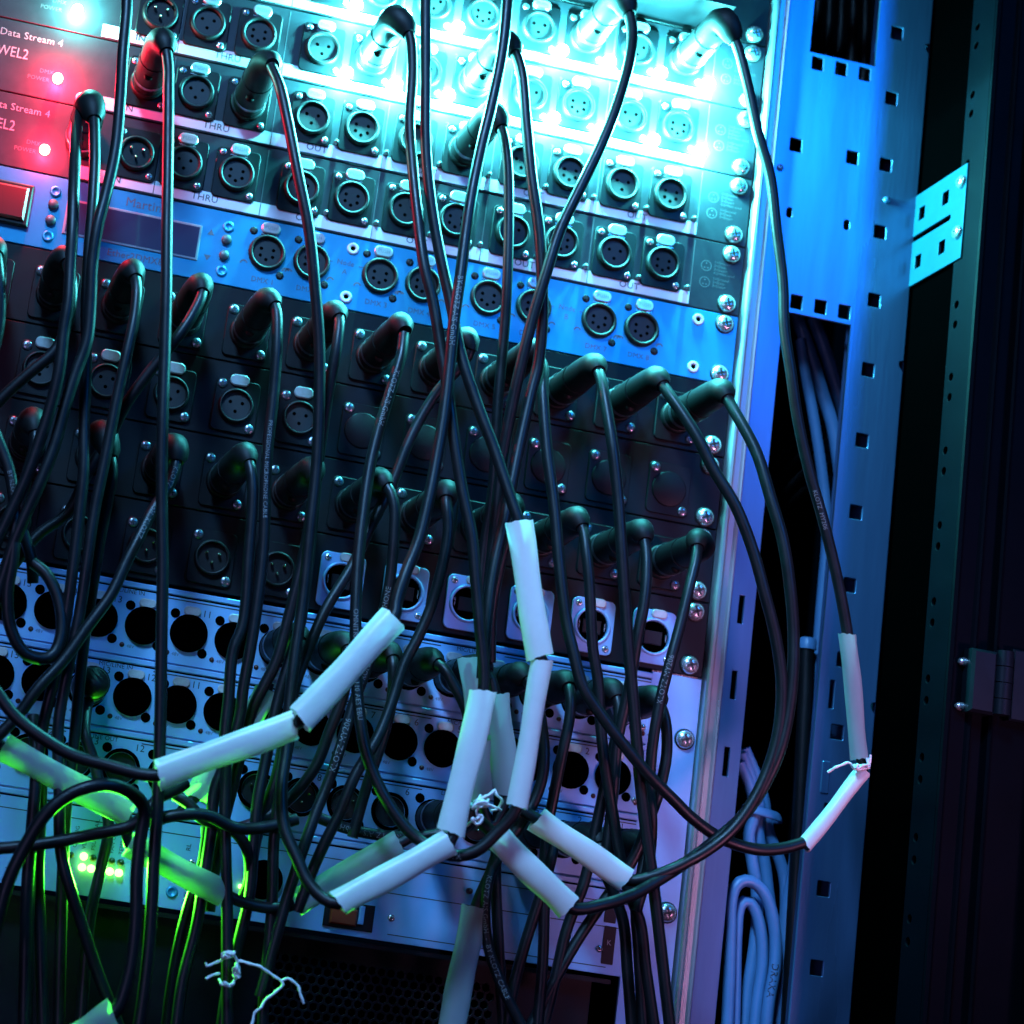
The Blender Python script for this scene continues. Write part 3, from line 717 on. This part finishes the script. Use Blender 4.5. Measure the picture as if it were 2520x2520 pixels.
cable('black cable with bright edge coming from above into the long upper sleeve at centre left',
      [(958, -30, -92), (957, 0, -94), (947, 100, -98), (927, 200, -102), (907, 283, -106), (890, 367, -110), (880, 433, -112), (867, 533, -115), (857, 603, -118), (847, 703, -120), (837, 787, -122), (823, 870, -124), (810, 937, -126), (790, 1020, -128), (763, 1087, -130), (745, 1140, -131), (740, 1168, -132), (660, 1263, -132), (572, 1354, -135), (556, 1368, -127), (440, 1410, -128), (300, 1462, -124), (200, 1443, -120), (133, 1423, -118), (73, 1387, -116), (27, 1350, -114), (-10, 1300, -112)],
      r=3.2, sleeves=[((742, 1167, -134), (566, 1358, -136), 14.6, .62), ((556, 1368, -126), (297, 1463, -124), 14.4, .6)], prints=[(.30, 'BY KLOTZ AIS GmbH', 3.0)])
cable('black cable from the second splitter hanging into the slim sleeve beside the white string',
      [(967, 92, -66), (983, 133, -72), (993, 233, -80), (1003, 333, -84), (1017, 433, -86), (1023, 533, -86), (1023, 610, -84), (1015, 690, -82), (1003, 737, -82), (980, 840, -84), (967, 905, -86), (950, 990, -88), (930, 1080, -90), (917, 1180, -92), (910, 1280, -92)],
      (59.0, ztop(2) - 21.8), r=3.2)
cable('black cable from the third splitter straight down behind the crossing cables',
      [(947, 245, -68), (957, 300, -72), (960, 400, -74), (957, 533, -76), (952, 620, -74), (940, 750, -72), (935, 840, -70), (930, 920, -66), (915, 1020, -62), (905, 1120, -60)],
      (59.0, ztop(3) - 21.8), r=3.0)
cable('black cable from the second splitter left pair down into the broad sleeve at centre',
      [(770, 60, -64), (778, 120, -72), (773, 230, -84), (777, 300, -92), (787, 400, -100), (800, 500, -106), (817, 570, -108), (832, 660, -110), (845, 740, -112), (857, 830, -114), (873, 930, -116), (890, 1010, -118), (898, 1100, -119), (905, 1180, -120), (911, 1300, -120), (880, 1440, -120), (850, 1572, -120), (830, 1600, -120), (740, 1650, -120), (640, 1700, -118), (590, 1670, -112), (555, 1608, -106), (536, 1560, -102), (531, 1489, -98), (540, 1417, -94), (546, 1330, -90), (556, 1240, -88), (572, 1130, -86), (585, 1000, -86), (598, 870, -86), (603, 720, -88), (602, 640, -90), (596, 560, -92), (583, 433, -94), (563, 333, -92), (543, 230, -86), (527, 160, -78), (512, 125, -70)],
      (-5.0, ztop(2) - 21.8), r=3.1, sleeves=[((912, 1305, -120), (850, 1572, -120), 13.6, .6), ((848, 1590, -121), (638, 1705, -118), 13.2, .62)])
cable('black plug and cable of the third splitter, its curve lit teal, left of centre', [(508, 119, -62), (514, 123, -70)], (-74.6, ztop(3) - 21.4), r=3.1)
cable('black cable falling from above and slanting right into the upper of two joined sleeves',
      [(803, -30, -96), (803, 0, -96), (803, 150, -98), (804, 283, -100), (813, 380, -102), (830, 480, -104), (850, 570, -106), (870, 670, -110), (903, 770, -114), (937, 860, -118), (962, 945, -122), (975, 990, -124), (1000, 1100, -125), (1018, 1238, -126), (1025, 1250, -126), (1005, 1380, -126), (975, 1520, -124), (960, 1545, -122), (937, 1570, -120), (900, 1605, -118), (860, 1615, -114), (820, 1603, -110), (793, 1586, -106), (769, 1565, -104), (738, 1524, -102), (712, 1477, -100), (690, 1417, -98), (678, 1346, -96), (672, 1274, -94), (671, 1170, -92), (675, 1070, -88), (685, 970, -84), (700, 870, -80), (717, 803, -78), (737, 737, -76), (757, 670, -74), (762, 630, -70)],
      r=3.1, sleeves=[((979, 985, -124), (1018, 1241, -126), 13.6, .62), ((1023, 1247, -126), (976, 1522, -124), 10.6, .8)],
      prints=[(.97, 'KLOTZ AIS GmbH', 3.0, True), (.80, 'OMNITRANS DIGITAL 110 AES EBU', 2.6, True), (.615, 'KLOTZ', 3.6, False)])
cable('black cable bowing up from the third splitter far socket and falling beside the display',
      [(311, 84, -66), (318, 130, -72), (318, 167, -76), (317, 300, -84), (315, 433, -90), (314, 548, -94), (311, 667, -96), (307, 790, -98), (305, 889, -98), (306, 1000, -98), (307, 1061, -98), (305, 1204, -98), (301, 1426, -98), (297, 1523, -98), (290, 1630, -98), (286, 1720, -98), (280, 1800, -98), (268, 1900, -98), (258, 1960, -98)],
      (-134, ztop(3) - 21.8), r=3.1)
# ---- far left
cable('black cable from above swinging left past the red lights, second from the frame margin',
      [(240, -30, -84), (239, 20, -86), (232, 100, -90), (226, 200, -92), (218, 283, -94), (200, 367, -96), (184, 429, -98), (174, 501, -98), (171, 572, -98), (164, 644, -98), (143, 703, -98), (124, 763, -98), (105, 834, -98), (80, 900, -98), (45, 978, -96), (24, 1030, -94), (7, 1085, -92), (-15, 1150, -90)], r=3.2)
cable('black cable below the red light curving out past the left margin',
      [(150, 222, 2), (156, 192, -20), (152, 186, -40), (146, 230, -60), (142, 290, -80), (139, 367, -96), (137, 429, -102), (133, 501, -104), (129, 572, -106), (121, 620, -106), (111, 703, -106), (93, 775, -104), (74, 834, -102), (50, 900, -100), (20, 966, -98), (-15, 1040, -96)], r=3.2)
cable('black cable with a bright plug tip between the two red-lit cables',
      [(176, 211, -64), (179, 300, -78), (175, 383, -84), (168, 467, -86), (163, 560, -86), (163, 640, -84), (162, 715, -82), (159, 786, -82), (158, 889, -84), (150, 966, -84), (136, 1085, -84), (126, 1156, -82), (114, 1228, -80), (95, 1311, -78), (81, 1371, -76), (70, 1450, -74), (62, 1560, -72), (55, 1700, -70), (50, 1960, -68)], (-166, ztop(4) - 22), r=3.1)
def patch(u, k, label, pts, **kw): return cable(label, pts, (PX[k], z6(u)), **kw)
patch(6, 11, 'black plug at the left margin under the network node', [(-8, 478, -70), (-2, 520, -76), (0, 600, -76), (-20, 700, -74)])
patch(6, 10, 'black cable from the leftmost patch plug slanting out to the left margin',
      [(122, 488, -68), (136, 540, -80), (130, 600, -82), (105, 660, -82), (60, 700, -80), (20, 735, -78), (-20, 775, -76)])
patch(6, 9, 'black cable of the upper plug row with red and teal streaks, hanging left',
      [(250, 512, -66), (258, 540, -74), (254, 596, -78), (242, 655, -80), (226, 727, -80), (214, 786, -80), (200, 858, -80), (178, 966, -80), (164, 1061, -80), (152, 1145, -78), (138, 1216, -78), (121, 1299, -76), (110, 1371, -76), (112, 1500, -80), (115, 1609, -82), (136, 1688, -82), (157, 1753, -80), (183, 1832, -78), (225, 1940, -76)])
patch(6, 8, 'black cable of the upper plug row slanting steeply down to the left',
      [(379, 538, -66), (381, 556, -72), (360, 600, -74), (329, 644, -74), (281, 703, -70), (238, 763, -66), (202, 834, -62), (167, 889, -60), (129, 966, -58), (71, 1010, -56), (30, 1060, -56), (-20, 1130, -56)])
patch(6, 7, 'black cable of the upper plug row, the third plug left of the big front cable',
      [(506, 566, -66), (520, 580, -72), (523, 640, -76), (517, 737, -76), (503, 870, -76), (497, 1037, -76), (484, 1150, -76), (472, 1227, -76), (459, 1298, -74), (452, 1353, -72), (430, 1430, -70), (405, 1490, -70), (398, 1570, -70), (388, 1640, -70), (370, 1750, -70), (345, 1850, -70), (330, 1960, -70)], prints=[(.30, 'PROFESSIONAL MICROPHONE CABLE', 2.2)])
patch(6, 6, 'black plug half hidden behind the big front cable under the network node',
      [(632, 590, -66), (640, 600, -72), (636, 650, -76), (625, 710, -74), (612, 790, -70), (600, 880, -66), (590, 980, -62), (580, 1080, -60), (566, 1180, -60), (548, 1240, -60), (524, 1322, -60), (500, 1441, -62), (486, 1512, -64), (479, 1584, -64), (471, 1687, -64), (452, 1770, -64), (430, 1860, -64), (415, 1960, -64)])
patch(6, 5, 'black teal-topped plug under the sixth node socket, its printed cable bowing left', [(757, 612, -66), (764, 625, -71)])
patch(6, 4, 'black cable from the plug behind the crossing cables slanting down left across the blank plates',
      [(880, 640, -66), (888, 660, -70), (870, 690, -66), (830, 733, -62), (797, 783, -60), (770, 837, -60), (737, 920, -60), (703, 987, -62), (663, 1070, -64), (613, 1153, -66), (570, 1256, -68), (553, 1310, -70), (545, 1400, -72), (530, 1480, -72), (517, 1584, -70), (514, 1687, -70), (508, 1780, -70), (498, 1880, -70), (495, 1960, -70)])
patch(6, 3, 'upper row black cable ending in the bright sleeve by the side plate',
      [(1003, 661, -66), (1024, 690, -72), (1024, 737, -78), (1032, 850, -84), (1045, 950, -88), (1057, 1080, -92), (1070, 1180, -94), (1081, 1227, -96), (1100, 1296, -98), (1136, 1352, -99), (1178, 1407, -100), (1225, 1463, -100), (1272, 1510, -98), (1303, 1541, -96), (1363, 1583, -92), (1430, 1603, -90), (1480, 1600, -88), (1515, 1590, -87)], r=3.2)
patch(6, 2, 'black cable third from the rail in the upper plug row, dropping nearly straight',
      [(1122, 690, -66), (1134, 715, -76), (1146, 780, -84), (1155, 837, -88), (1166, 937, -90), (1173, 1037, -92), (1180, 1140, -92), (1186, 1227, -92), (1194, 1310, -92), (1203, 1421, -92), (1211, 1505, -92), (1222, 1588, -92), (1233, 1671, -92), (1244, 1763, -92), (1255, 1860, -92), (1268, 1970, -92)], r=3.15)
patch(6, 1, 'black cable second from the rail sweeping out in a wide loop to a grey sleeve',
      [(1240, 715, -66), (1263, 745, -76), (1313, 820, -86), (1347, 887, -90), (1387, 953, -94), (1420, 1037, -96), (1443, 1120, -98), (1463, 1200, -98), (1475, 1290, -98), (1470, 1373, -98), (1453, 1440, -98), (1423, 1507, -98), (1380, 1567, -98), (1330, 1607, -97), (1280, 1633, -96), (1230, 1647, -94), (1192, 1650, -90), (1100, 1590, -86), (1010, 1545, -82), (970, 1520, -80)],
      r=3.2, sleeves=[((1012, 1545, -84), (1182, 1660, -90), 13.4, .6)])
patch(6, 0, 'black cable nearest the rail sweeping out in the outer wide loop to a pale sleeve',
      [(1362, 738, -66), (1385, 775, -76), (1427, 853, -86), (1453, 937, -92), (1477, 1020, -96), (1491, 1110, -98), (1497, 1190, -98), (1496, 1270, -99), (1487, 1350, -99), (1473, 1410, -99), (1453, 1460, -98), (1410, 1530, -97), (1350, 1585, -95), (1290, 1630, -94), (1240, 1662, -96), (1190, 1690, -100), (1140, 1702, -104), (1080, 1703, -106), (1000, 1630, -108), (935, 1570, -108), (900, 1540, -106)],
      r=3.2, sleeves=[((938, 1580, -108), (1072, 1712, -106), 14.0, .62)])
# ---- lower plug row (third patch panel)
patch(8, 10, 'black plug low at the left margin under a silver tab', [(64, 800, -66), (66, 840, -72), (50, 900, -70), (40, 980, -66), (60, 1060, -64), (62, 1100, -62)])
patch(8, 9, 'black cable from the half hidden plug under the second silver tab at left',
      [(205, 850, -62), (212, 890, -66), (204, 940, -66), (190, 1010, -64), (176, 1100, -62), (160, 1200, -60), (150, 1290, -58), (140, 1400, -58), (125, 1520, -58), (118, 1650, -58), (110, 1960, -58)])
patch(8, 8, 'printed lower row cable slanting across the socket cards to the left margin',
      [(332, 846, -64), (333, 870, -68), (322, 910, -70), (286, 966, -74), (262, 1014, -78), (238, 1061, -80), (210, 1121, -82), (167, 1180, -84), (119, 1247, -86), (71, 1299, -88), (36, 1347, -88), (-15, 1400, -88)], prints=[(.30, 'KLOTZ AIS GmbH  KLOTZ', 2.8, False)])
patch(8, 7, 'black cable of the lower plug row with a teal-lit bend, left of the network jacks',
      [(462, 858, -66), (472, 880, -72), (477, 920, -74), (476, 960, -74), (470, 1040, -74), (458, 1180, -74), (440, 1227, -74), (431, 1322, -74), (424, 1393, -74), (426, 1453, -74), (424, 1536, -74), (428, 1688, -76), (429, 1793, -78), (429, 1870, -78), (430, 1970, -78)])
patch(8, 6, 'black cable from the lower row plug just left of the big front cable',
      [(590, 884, -66), (594, 910, -70), (585, 980, -70), (570, 1060, -68), (548, 1150, -66), (520, 1250, -64), (495, 1300, -62), (478, 1334, -60), (460, 1400, -58), (440, 1480, -58), (420, 1560, -58), (405, 1640, -58), (395, 1720, -58)])
patch(8, 5, 'black cable dropping past the leftmost network jack', [(716, 905, -66), (735, 925, -72), (744, 955, -74), (743, 1020, -74), (735, 1100, -72), (722, 1160, -70), (700, 1240, -68), (669, 1322, -70), (640, 1417, -72), (619, 1477, -72), (595, 1536, -74), (574, 1596, -76), (562, 1631, -76), (540, 1700, -76), (515, 1790, -76), (490, 1880, -76)], prints=[(.52, 'PROFESSIONAL MICROPHONE', 2.8, True), (.66, 'KLOTZ MY206', 3.2, True)])
patch(8, 4, 'black cable of the lower plug row curving down behind the long sleeve', [(842, 928, -66), (842, 945, -72), (846, 1000, -74), (834, 1070, -74), (815, 1140, -72), (790, 1200, -72), (764, 1250, -72), (736, 1334, -74), (712, 1393, -76), (669, 1465, -78), (640, 1536, -78), (610, 1596, -78), (586, 1651, -76), (560, 1720, -74)])
patch(8, 3, 'black plug hidden behind the hanging cables above the third network jack', [(966, 953, -64), (965, 985, -68), (945, 1060, -66), (928, 1150, -62), (925, 1250, -60)])
patch(8, 2, 'black cable of the lower plug row right of the joined sleeves', [(1088, 978, -66), (1100, 1000, -72), (1106, 1040, -76), (1112, 1100, -78), (1119, 1227, -78), (1128, 1282, -78), (1133, 1366, -78), (1142, 1449, -78), (1156, 1532, -76), (1167, 1602, -74), (1185, 1680, -74), (1208, 1740, -74), (1218, 1821, -74), (1238, 1960, -74)])
patch(8, 1, 'black cable from the second lower plug, slanting left over the last network jack', [(1210, 1002, -66), (1218, 1030, -72), (1220, 1080, -76), (1215, 1140, -78), (1203, 1200, -78), (1190, 1280, -76), (1178, 1338, -74), (1165, 1400, -72), (1158, 1480, -70), (1150, 1560, -68), (1140, 1640, -68)])
patch(8, 0, 'black printed cable from the lowest plug beside the rail, slanting left', [(1316, 1020, -66), (1314, 1050, -72), (1300, 1110, -76), (1283, 1180, -78), (1264, 1250, -80), (1246, 1320, -80), (1233, 1393, -80), (1226, 1477, -78), (1230, 1560, -76), (1222, 1640, -76), (1200, 1720, -76)], prints=[(.16, 'PROFESSIONAL MICROPHONE CABLE - BY KLOTZ AIS GmbH', 2.7, True), (.60, 'KLOTZ MY206', 3.0, True)])
# ---- stage box row plugs
ST = [(-10, [(566, 1206, -60), (565, 1240, -62), (548, 1320, -58), (535, 1400, -56), (520, 1470, -54), (498, 1530, -52), (480, 1600, -52), (470, 1690, -52)], 'first plug of the upper card row from the left'),
      (15.6, [(655, 1220, -60), (655, 1260, -62), (648, 1310, -58), (621, 1381, -56), (598, 1441, -54), (564, 1489, -52), (526, 1524, -52), (490, 1548, -52), (438, 1565, -52), (380, 1570, -52)], 'plug under the long sleeve whose cable curls left'),
      (41.0, [(740, 1240, -60), (742, 1275, -62), (738, 1330, -58), (720, 1400, -54), (690, 1490, -52), (665, 1580, -52)], 'plug under the leftmost network jacks'),
      (66.4, [(818, 1250, -58), (838, 1262, -64), (858, 1295, -66), (880, 1340, -66), (890, 1420, -62), (880, 1500, -58), (850, 1560, -52), (800, 1578, -50), (740, 1578, -50), (693, 1572, -50), (645, 1560, -50), (600, 1542, -50)], 'plug left of the broad sleeve, its cable curving behind'),
      (91.6, [(912, 1262, -58), (930, 1290, -62), (940, 1360, -62), (945, 1450, -60), (940, 1540, -58), (935, 1640, -58), (941, 1790, -58), (952, 1960, -58)], 'plug hidden behind the broad sleeve'),
      (117, [(985, 1275, -58), (1005, 1300, -64), (1022, 1366, -70), (1026, 1449, -74), (1011, 1505, -74), (983, 1552, -74), (950, 1600, -72), (925, 1650, -70), (908, 1690, -70), (900, 1712, -70), (880, 1800, -70), (850, 1960, -70)], 'plug behind the joined sleeves, its cable ending in a vertical sleeve'),
      (142.4, [(1070, 1290, -58), (1076, 1310, -64), (1075, 1352, -66), (1061, 1421, -66), (1044, 1505, -64), (1030, 1580, -60), (1027, 1710, -60), (1024, 1815, -60), (1012, 1960, -60)], 'plug with green-lit bend right of the joined sleeves'),
      (167.8, [(1160, 1308, -58), (1168, 1340, -62), (1160, 1400, -62), (1142, 1480, -60), (1125, 1560, -58), (1103, 1662, -58), (1068, 1758, -58), (1046, 1853, -58), (1018, 1960, -58)], 'second plug from the silver ear in the upper card row'),
      (193.2, [(1240, 1322, -58), (1254, 1352, -64), (1258, 1421, -66), (1244, 1491, -66), (1225, 1546, -64), (1195, 1620, -60), (1148, 1688, -58), (1100, 1758, -58), (1062, 1821, -58), (1015, 1910, -58), (985, 1970, -58)], 'last plug of the upper card row beside the silver ear')]
for X, pts, w in ST:
    kw = {}
    if X == 117: kw = dict(sleeves=[((897, 1712, -70), (850, 1945, -70), 14, .6, 'sleeve_thin_shaded')])
    if X == 66.4: kw = dict(prints=[(.80, 'KLOTZ AIS GmbH', 3.0)])
    cable('black stage box cable, ' + w, pts, (X, -425.2), plen=46, **kw)
LO = [(168, [(1130, 1590, -58), (1140, 1640, -62), (1160, 1690, -62), (1176, 1740, -62), (1183, 1821, -62), (1194, 1960, -62)], 'left of two black plugs low beside the silver ear'),
      (193, [(1218, 1600, -58), (1212, 1640, -62), (1200, 1700, -62), (1205, 1800, -62), (1215, 1960, -62)], 'right of two black plugs low beside the silver ear'),
      (142, [(1046, 1572, -58), (1040, 1620, -62), (1010, 1720, -60), (985, 1800, -60), (965, 1880, -60), (955, 1960, -60)], 'black plug low behind the pale slanting sleeve'),
      (91.6, [(872, 1545, -50), (890, 1500, -60), (905, 1440, -66), (925, 1380, -68)], 'black plug low behind the broad sleeve, cable rising')]
for X, pts, w in LO: cable(w, pts, (X, -504.5), plen=44)
cable('black cable dropping from the second card row at left', [(160, 1383, -50), (175, 1430, -52), (190, 1490, -54), (205, 1560, -54), (190, 1640, -56), (170, 1730, -56), (150, 1960, -56)], (-110.7, -465.2), r=3.0, plen=30)
# ---- loose cables low down
cable('black cable arching over the green status lights then down into a sleeve', [(-15, 1775, -112), (16, 1662, -114), (52, 1588, -116), (86, 1536, -118), (126, 1502, -118), (170, 1484, -118), (210, 1481, -116), (249, 1497, -112), (272, 1525, -108), (265, 1580, -106), (258, 1650, -106), (257, 1720, -106), (250, 1800, -106), (235, 1860, -106), (213, 1910, -106), (140, 1960, -106)], r=3.4, sleeves=[((214, 1912, -106), (120, 1975, -106), 14, .6, 'sleeve_thin_shaded')])
cable('black cable running level just above the green status lights', [(-15, 1602, -84), (50, 1596, -86), (105, 1588, -88), (183, 1573, -90), (249, 1557, -92), (278, 1530, -94), (300, 1505, -92), (330, 1490, -88), (350, 1478, -84)], r=3.2)
cable('black cable looping right from under the long pale sleeve', [(285, 1560, -84), (301, 1546, -86), (354, 1536, -86), (393, 1539, -84), (445, 1562, -80), (506, 1560, -78), (560, 1545, -76)], r=3.2)
cable('black cable ringing round behind the hanging cables above the status module', [(330, 1500, -72), (360, 1520, -74), (380, 1545, -74), (430, 1560, -70), (465, 1600, -66), (470, 1660, -62), (455, 1700, -60)], r=3.0)
cable('dark cable coiled at the left margin over the socket cards', [(-10, 815, -90), (18, 890, -92), (28, 960, -94), (25, 1050, -94), (14, 1120, -92), (20, 1185, -90), (50, 1235, -88), (95, 1240, -86), (115, 1200, -84), (110, 1130, -82), (85, 1080, -80), (62, 1062, -78)], r=3.2, prints=[(.12, 'BY KLOTZ AIS', 2.4)])
cable('dark cable dropping along the left margin in front of the fail legends', [(62, 1350, -70), (68, 1450, -76), (60, 1560, -78), (52, 1662, -78), (48, 1800, -76), (45, 1960, -76)], r=3.2)
cable('dark cable dropping second from the left margin low down', [(80, 1440, -64), (76, 1550, -66), (72, 1650, -66), (76, 1760, -66), (82, 1960, -66)], r=3.2)
cable('dark cable hanging low right of the green lights', [(392, 1560, -60), (380, 1640, -62), (362, 1690, -62), (340, 1770, -62), (322, 1870, -62), (312, 1960, -62)], r=3.0)
cable('dark printed cable falling low at centre into the shadow', [(960, 1560, -66), (930, 1631, -70), (916, 1694, -72), (919, 1774, -72), (944, 1853, -72), (996, 1960, -72)], r=3.0, prints=[(.25, 'KLOTZ AIS GmbH  -  BY KLOTZ CABLE', 2.6)])
cable('black cable in a pair of green-lit sleeves crossing low at left',
      [(-10, 1390, -76), (10, 1413, -80), (100, 1462, -80), (180, 1505, -80), (240, 1540, -80), (250, 1585, -76), (285, 1600, -76), (340, 1635, -76), (400, 1670, -74), (470, 1702, -72), (540, 1705, -72), (620, 1660, -72), (700, 1610, -72), (770, 1575, -70)],
      r=3.0, sleeves=[((5, 1410, -80), (246, 1538, -80), 13.6, .6, 'sleeve_thin_shaded'), ((243, 1592, -76), (424, 1688, -74), 13.4, .6, 'sleeve_thin_shaded'), ((555, 1706, -72), (752, 1592, -71), 13.6, .6, 'sleeve_thin_shaded')])
cable('black cable with short teal sleeve behind the hanging cables at left', [(500, 1290, -56), (490, 1320, -56), (460, 1370, -56), (430, 1410, -56), (410, 1440, -56), (390, 1480, -58), (360, 1505, -58), (340, 1530, -58)], r=3.0,
      sleeves=[((504, 1303, -56), (462, 1378, -56), 13, .6, 'sleeve_thin_shaded'), ((408, 1448, -58), (368, 1505, -58), 13, .6, 'sleeve_thin_shaded')])
cable('black cable in two grey sleeves standing behind the broad centre sleeve', [(885, 1235, -84), (890, 1260, -84), (905, 1400, -82), (912, 1500, -80), (925, 1560, -80), (945, 1500, -80), (950, 1440, -80), (932, 1320, -80), (925, 1280, -80)], r=2.6,
      sleeves=[((886, 1240, -84), (905, 1390, -82), 12, .5, 'sleeve_thin_shaded'), ((934, 1310, -82), (958, 1500, -80), 14.5, .5, 'sleeve_thin_shaded'), ((902, 1400, -84), (908, 1510, -82), 12, .5, 'sleeve_thin_shaded')])

# ------------------------------------------------------------------ strings knotted round cables
def string(label, strands, r=.68):
    b = MB()
    for st in strands:
        C = [at(*p) for p in st]; path = spline(C, 1.6)
        path = path + np.array([[.35 * math.sin(i * 1.3), .3 * math.cos(i * 1.1), .35 * math.sin(i * .9 + 1)] for i in range(len(path))])
        b.tube(path, [r * (1 + .18 * math.sin(i * 2.1)) for i in range(len(path))], 'string_white', 7)
    o = b.build('tie_string'); return tag(o, label, 'string', 'white tie strings')
def scribble(cx, cy, y, w, h, n, seed):
    rn = random.Random(seed); return [(cx + rn.uniform(-w, w), cy + rn.uniform(-h, h), y + rn.uniform(-4, 4)) for _ in range(n)]
string('white string knotted in loops between the two centre sleeves',
       [[(885, 1525, -112), (895, 1512, -116), (910, 1505, -118), (925, 1500, -118), (933, 1488, -118), (938, 1500, -118), (946, 1512, -116), (940, 1525, -114), (925, 1530, -114)],
        [(880, 1560, -112), (892, 1548, -116), (902, 1555, -118), (912, 1540, -118), (898, 1535, -118), (905, 1522, -118), (925, 1518, -118), (945, 1530, -114)],
        scribble(912, 1510, -118, 14, 10, 12, 3), scribble(905, 1518, -118, 20, 7, 10, 5), scribble(900, 1548, -116, 14, 10, 8, 9)])
string('white string wrapped round a cable at the bottom with one long loose end',
       [[(416, 1815, -82), (424, 1796, -88), (440, 1800, -90), (448, 1815, -88), (452, 1830, -86), (445, 1845, -86), (440, 1855, -86), (432, 1862, -88), (420, 1858, -88), (414, 1848, -82)],
        scribble(432, 1802, -88, 14, 6, 14, 1), scribble(446, 1830, -87, 5, 16, 14, 2), scribble(430, 1858, -88, 12, 4, 9, 4),
        [(414, 1815, -82), (402, 1818, -84), (392, 1822, -85), (388, 1815, -85)], [(414, 1838, -82), (400, 1840, -84), (390, 1846, -85)],
        [(448, 1814, -88), (475, 1818, -90), (500, 1830, -90), (520, 1843, -90), (533, 1858, -90), (515, 1875, -90), (495, 1895, -90), (480, 1915, -90), (470, 1950, -90)],
        [(530, 1852, -90), (545, 1846, -91), (558, 1855, -91), (566, 1872, -91), (572, 1892, -91)]], r=.72)
string('thin white string tied at the joint of two sleeves by the side plate',
       [[(1562, 1458, -84), (1575, 1448, -86), (1590, 1442, -86), (1604, 1440, -86), (1610, 1448, -86), (1625, 1452, -86), (1640, 1445, -84), (1641, 1425, -84)], scribble(1625, 1447, -86, 14, 5, 12, 8), scribble(1638, 1440, -85, 4, 12, 8, 6)], r=.7)

# ------------------------------------------------------------------ grey cables behind the frame
def l2(x, y): return (1073.4 + .4444 * x, 1288 + .4444 * y)
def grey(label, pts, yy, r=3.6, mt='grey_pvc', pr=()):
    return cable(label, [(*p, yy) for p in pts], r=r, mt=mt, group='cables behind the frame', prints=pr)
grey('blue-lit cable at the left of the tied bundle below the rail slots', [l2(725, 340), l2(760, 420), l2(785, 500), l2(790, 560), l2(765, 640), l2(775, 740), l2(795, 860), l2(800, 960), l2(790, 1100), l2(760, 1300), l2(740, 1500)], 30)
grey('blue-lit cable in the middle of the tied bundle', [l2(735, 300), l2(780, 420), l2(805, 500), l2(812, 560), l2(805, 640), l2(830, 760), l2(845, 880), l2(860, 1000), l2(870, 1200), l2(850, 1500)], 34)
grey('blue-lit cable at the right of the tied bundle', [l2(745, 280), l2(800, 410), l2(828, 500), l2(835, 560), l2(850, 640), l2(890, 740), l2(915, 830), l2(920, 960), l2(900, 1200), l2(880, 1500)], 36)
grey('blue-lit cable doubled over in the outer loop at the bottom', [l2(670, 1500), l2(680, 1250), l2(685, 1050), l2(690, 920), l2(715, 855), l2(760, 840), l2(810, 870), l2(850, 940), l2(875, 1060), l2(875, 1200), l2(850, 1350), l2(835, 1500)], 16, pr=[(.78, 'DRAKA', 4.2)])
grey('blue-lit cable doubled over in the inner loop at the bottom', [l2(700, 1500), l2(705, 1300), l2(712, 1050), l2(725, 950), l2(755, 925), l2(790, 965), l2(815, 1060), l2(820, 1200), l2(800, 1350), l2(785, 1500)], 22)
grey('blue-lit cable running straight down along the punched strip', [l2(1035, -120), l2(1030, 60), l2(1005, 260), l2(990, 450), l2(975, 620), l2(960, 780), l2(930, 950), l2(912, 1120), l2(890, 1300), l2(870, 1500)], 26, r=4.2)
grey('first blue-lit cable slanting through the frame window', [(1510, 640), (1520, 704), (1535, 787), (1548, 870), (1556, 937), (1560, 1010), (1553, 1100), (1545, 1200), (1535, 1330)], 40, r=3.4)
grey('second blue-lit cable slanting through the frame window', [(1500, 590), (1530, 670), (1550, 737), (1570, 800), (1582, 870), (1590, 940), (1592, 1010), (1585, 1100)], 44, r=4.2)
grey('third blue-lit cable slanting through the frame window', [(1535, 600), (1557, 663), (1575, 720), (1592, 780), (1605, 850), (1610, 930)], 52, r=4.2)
o = thing('cable_tie', 'pale plastic tie round the blue-lit cable bundle', 'cable tie')
c0 = at(*l2(815, 555), 33); b = MB(); ring_ = []
for i in range(21):
    a = 2 * math.pi * i / 20; ring_.append((c0[0] + 12 * math.cos(a) , c0[1] + 8 * math.sin(a), c0[2] - 1.5 * math.cos(a)))
b.tube(ring_, 3.2, 'grey_pvc', 8, False, .3); b.build('tie_band', o)
grey('black hanging cable behind the frame with a grey end cap', [(1522, 1222), (1520, 1300), (1515, 1400), (1508, 1550), (1500, 1700), (1492, 1850), (1484, 1990)], 20, r=4.6, mt='rubber')
p = at(1523, 1216, 20); 
o = MB().tube([(p[0], p[1], p[2] - 3), (p[0], p[1], p[2] + 2), (p[0], p[1], p[2] + 4)], [5.6, 5.6, 4.2], 'grey_pvc', 14).build('end_cap'); tag(o, 'grey end cap on the black cable behind the frame', 'cap')
for i, (pts, w) in enumerate([([(1455, 880), (1490, 840), (1530, 800), (1560, 770)], 'upper'), ([(1450, 920), (1480, 885), (1520, 850), (1560, 810)], 'second'), ([(1440, 960), (1475, 930), (1515, 890), (1555, 850)], 'third'), ([(1470, 960), (1500, 935), (1540, 905), (1570, 880)], 'lowest')]):
    grey('%s of four dark cables slanting deep behind the frame window' % w, pts, 90 + 6 * i, mt='rubber')
for i in range(5):
    grey('dark cable hanging in the upper frame window, %s from its edge' % ('first', 'second', 'third', 'fourth', 'fifth')[i], [(1545 + 22 * i, -30), (1540 + 23 * i, 60), (1528 + 25 * i, 150), (1520 + 24 * i, 260)], 80 + 8 * (i % 3), mt='rubber', r=4)
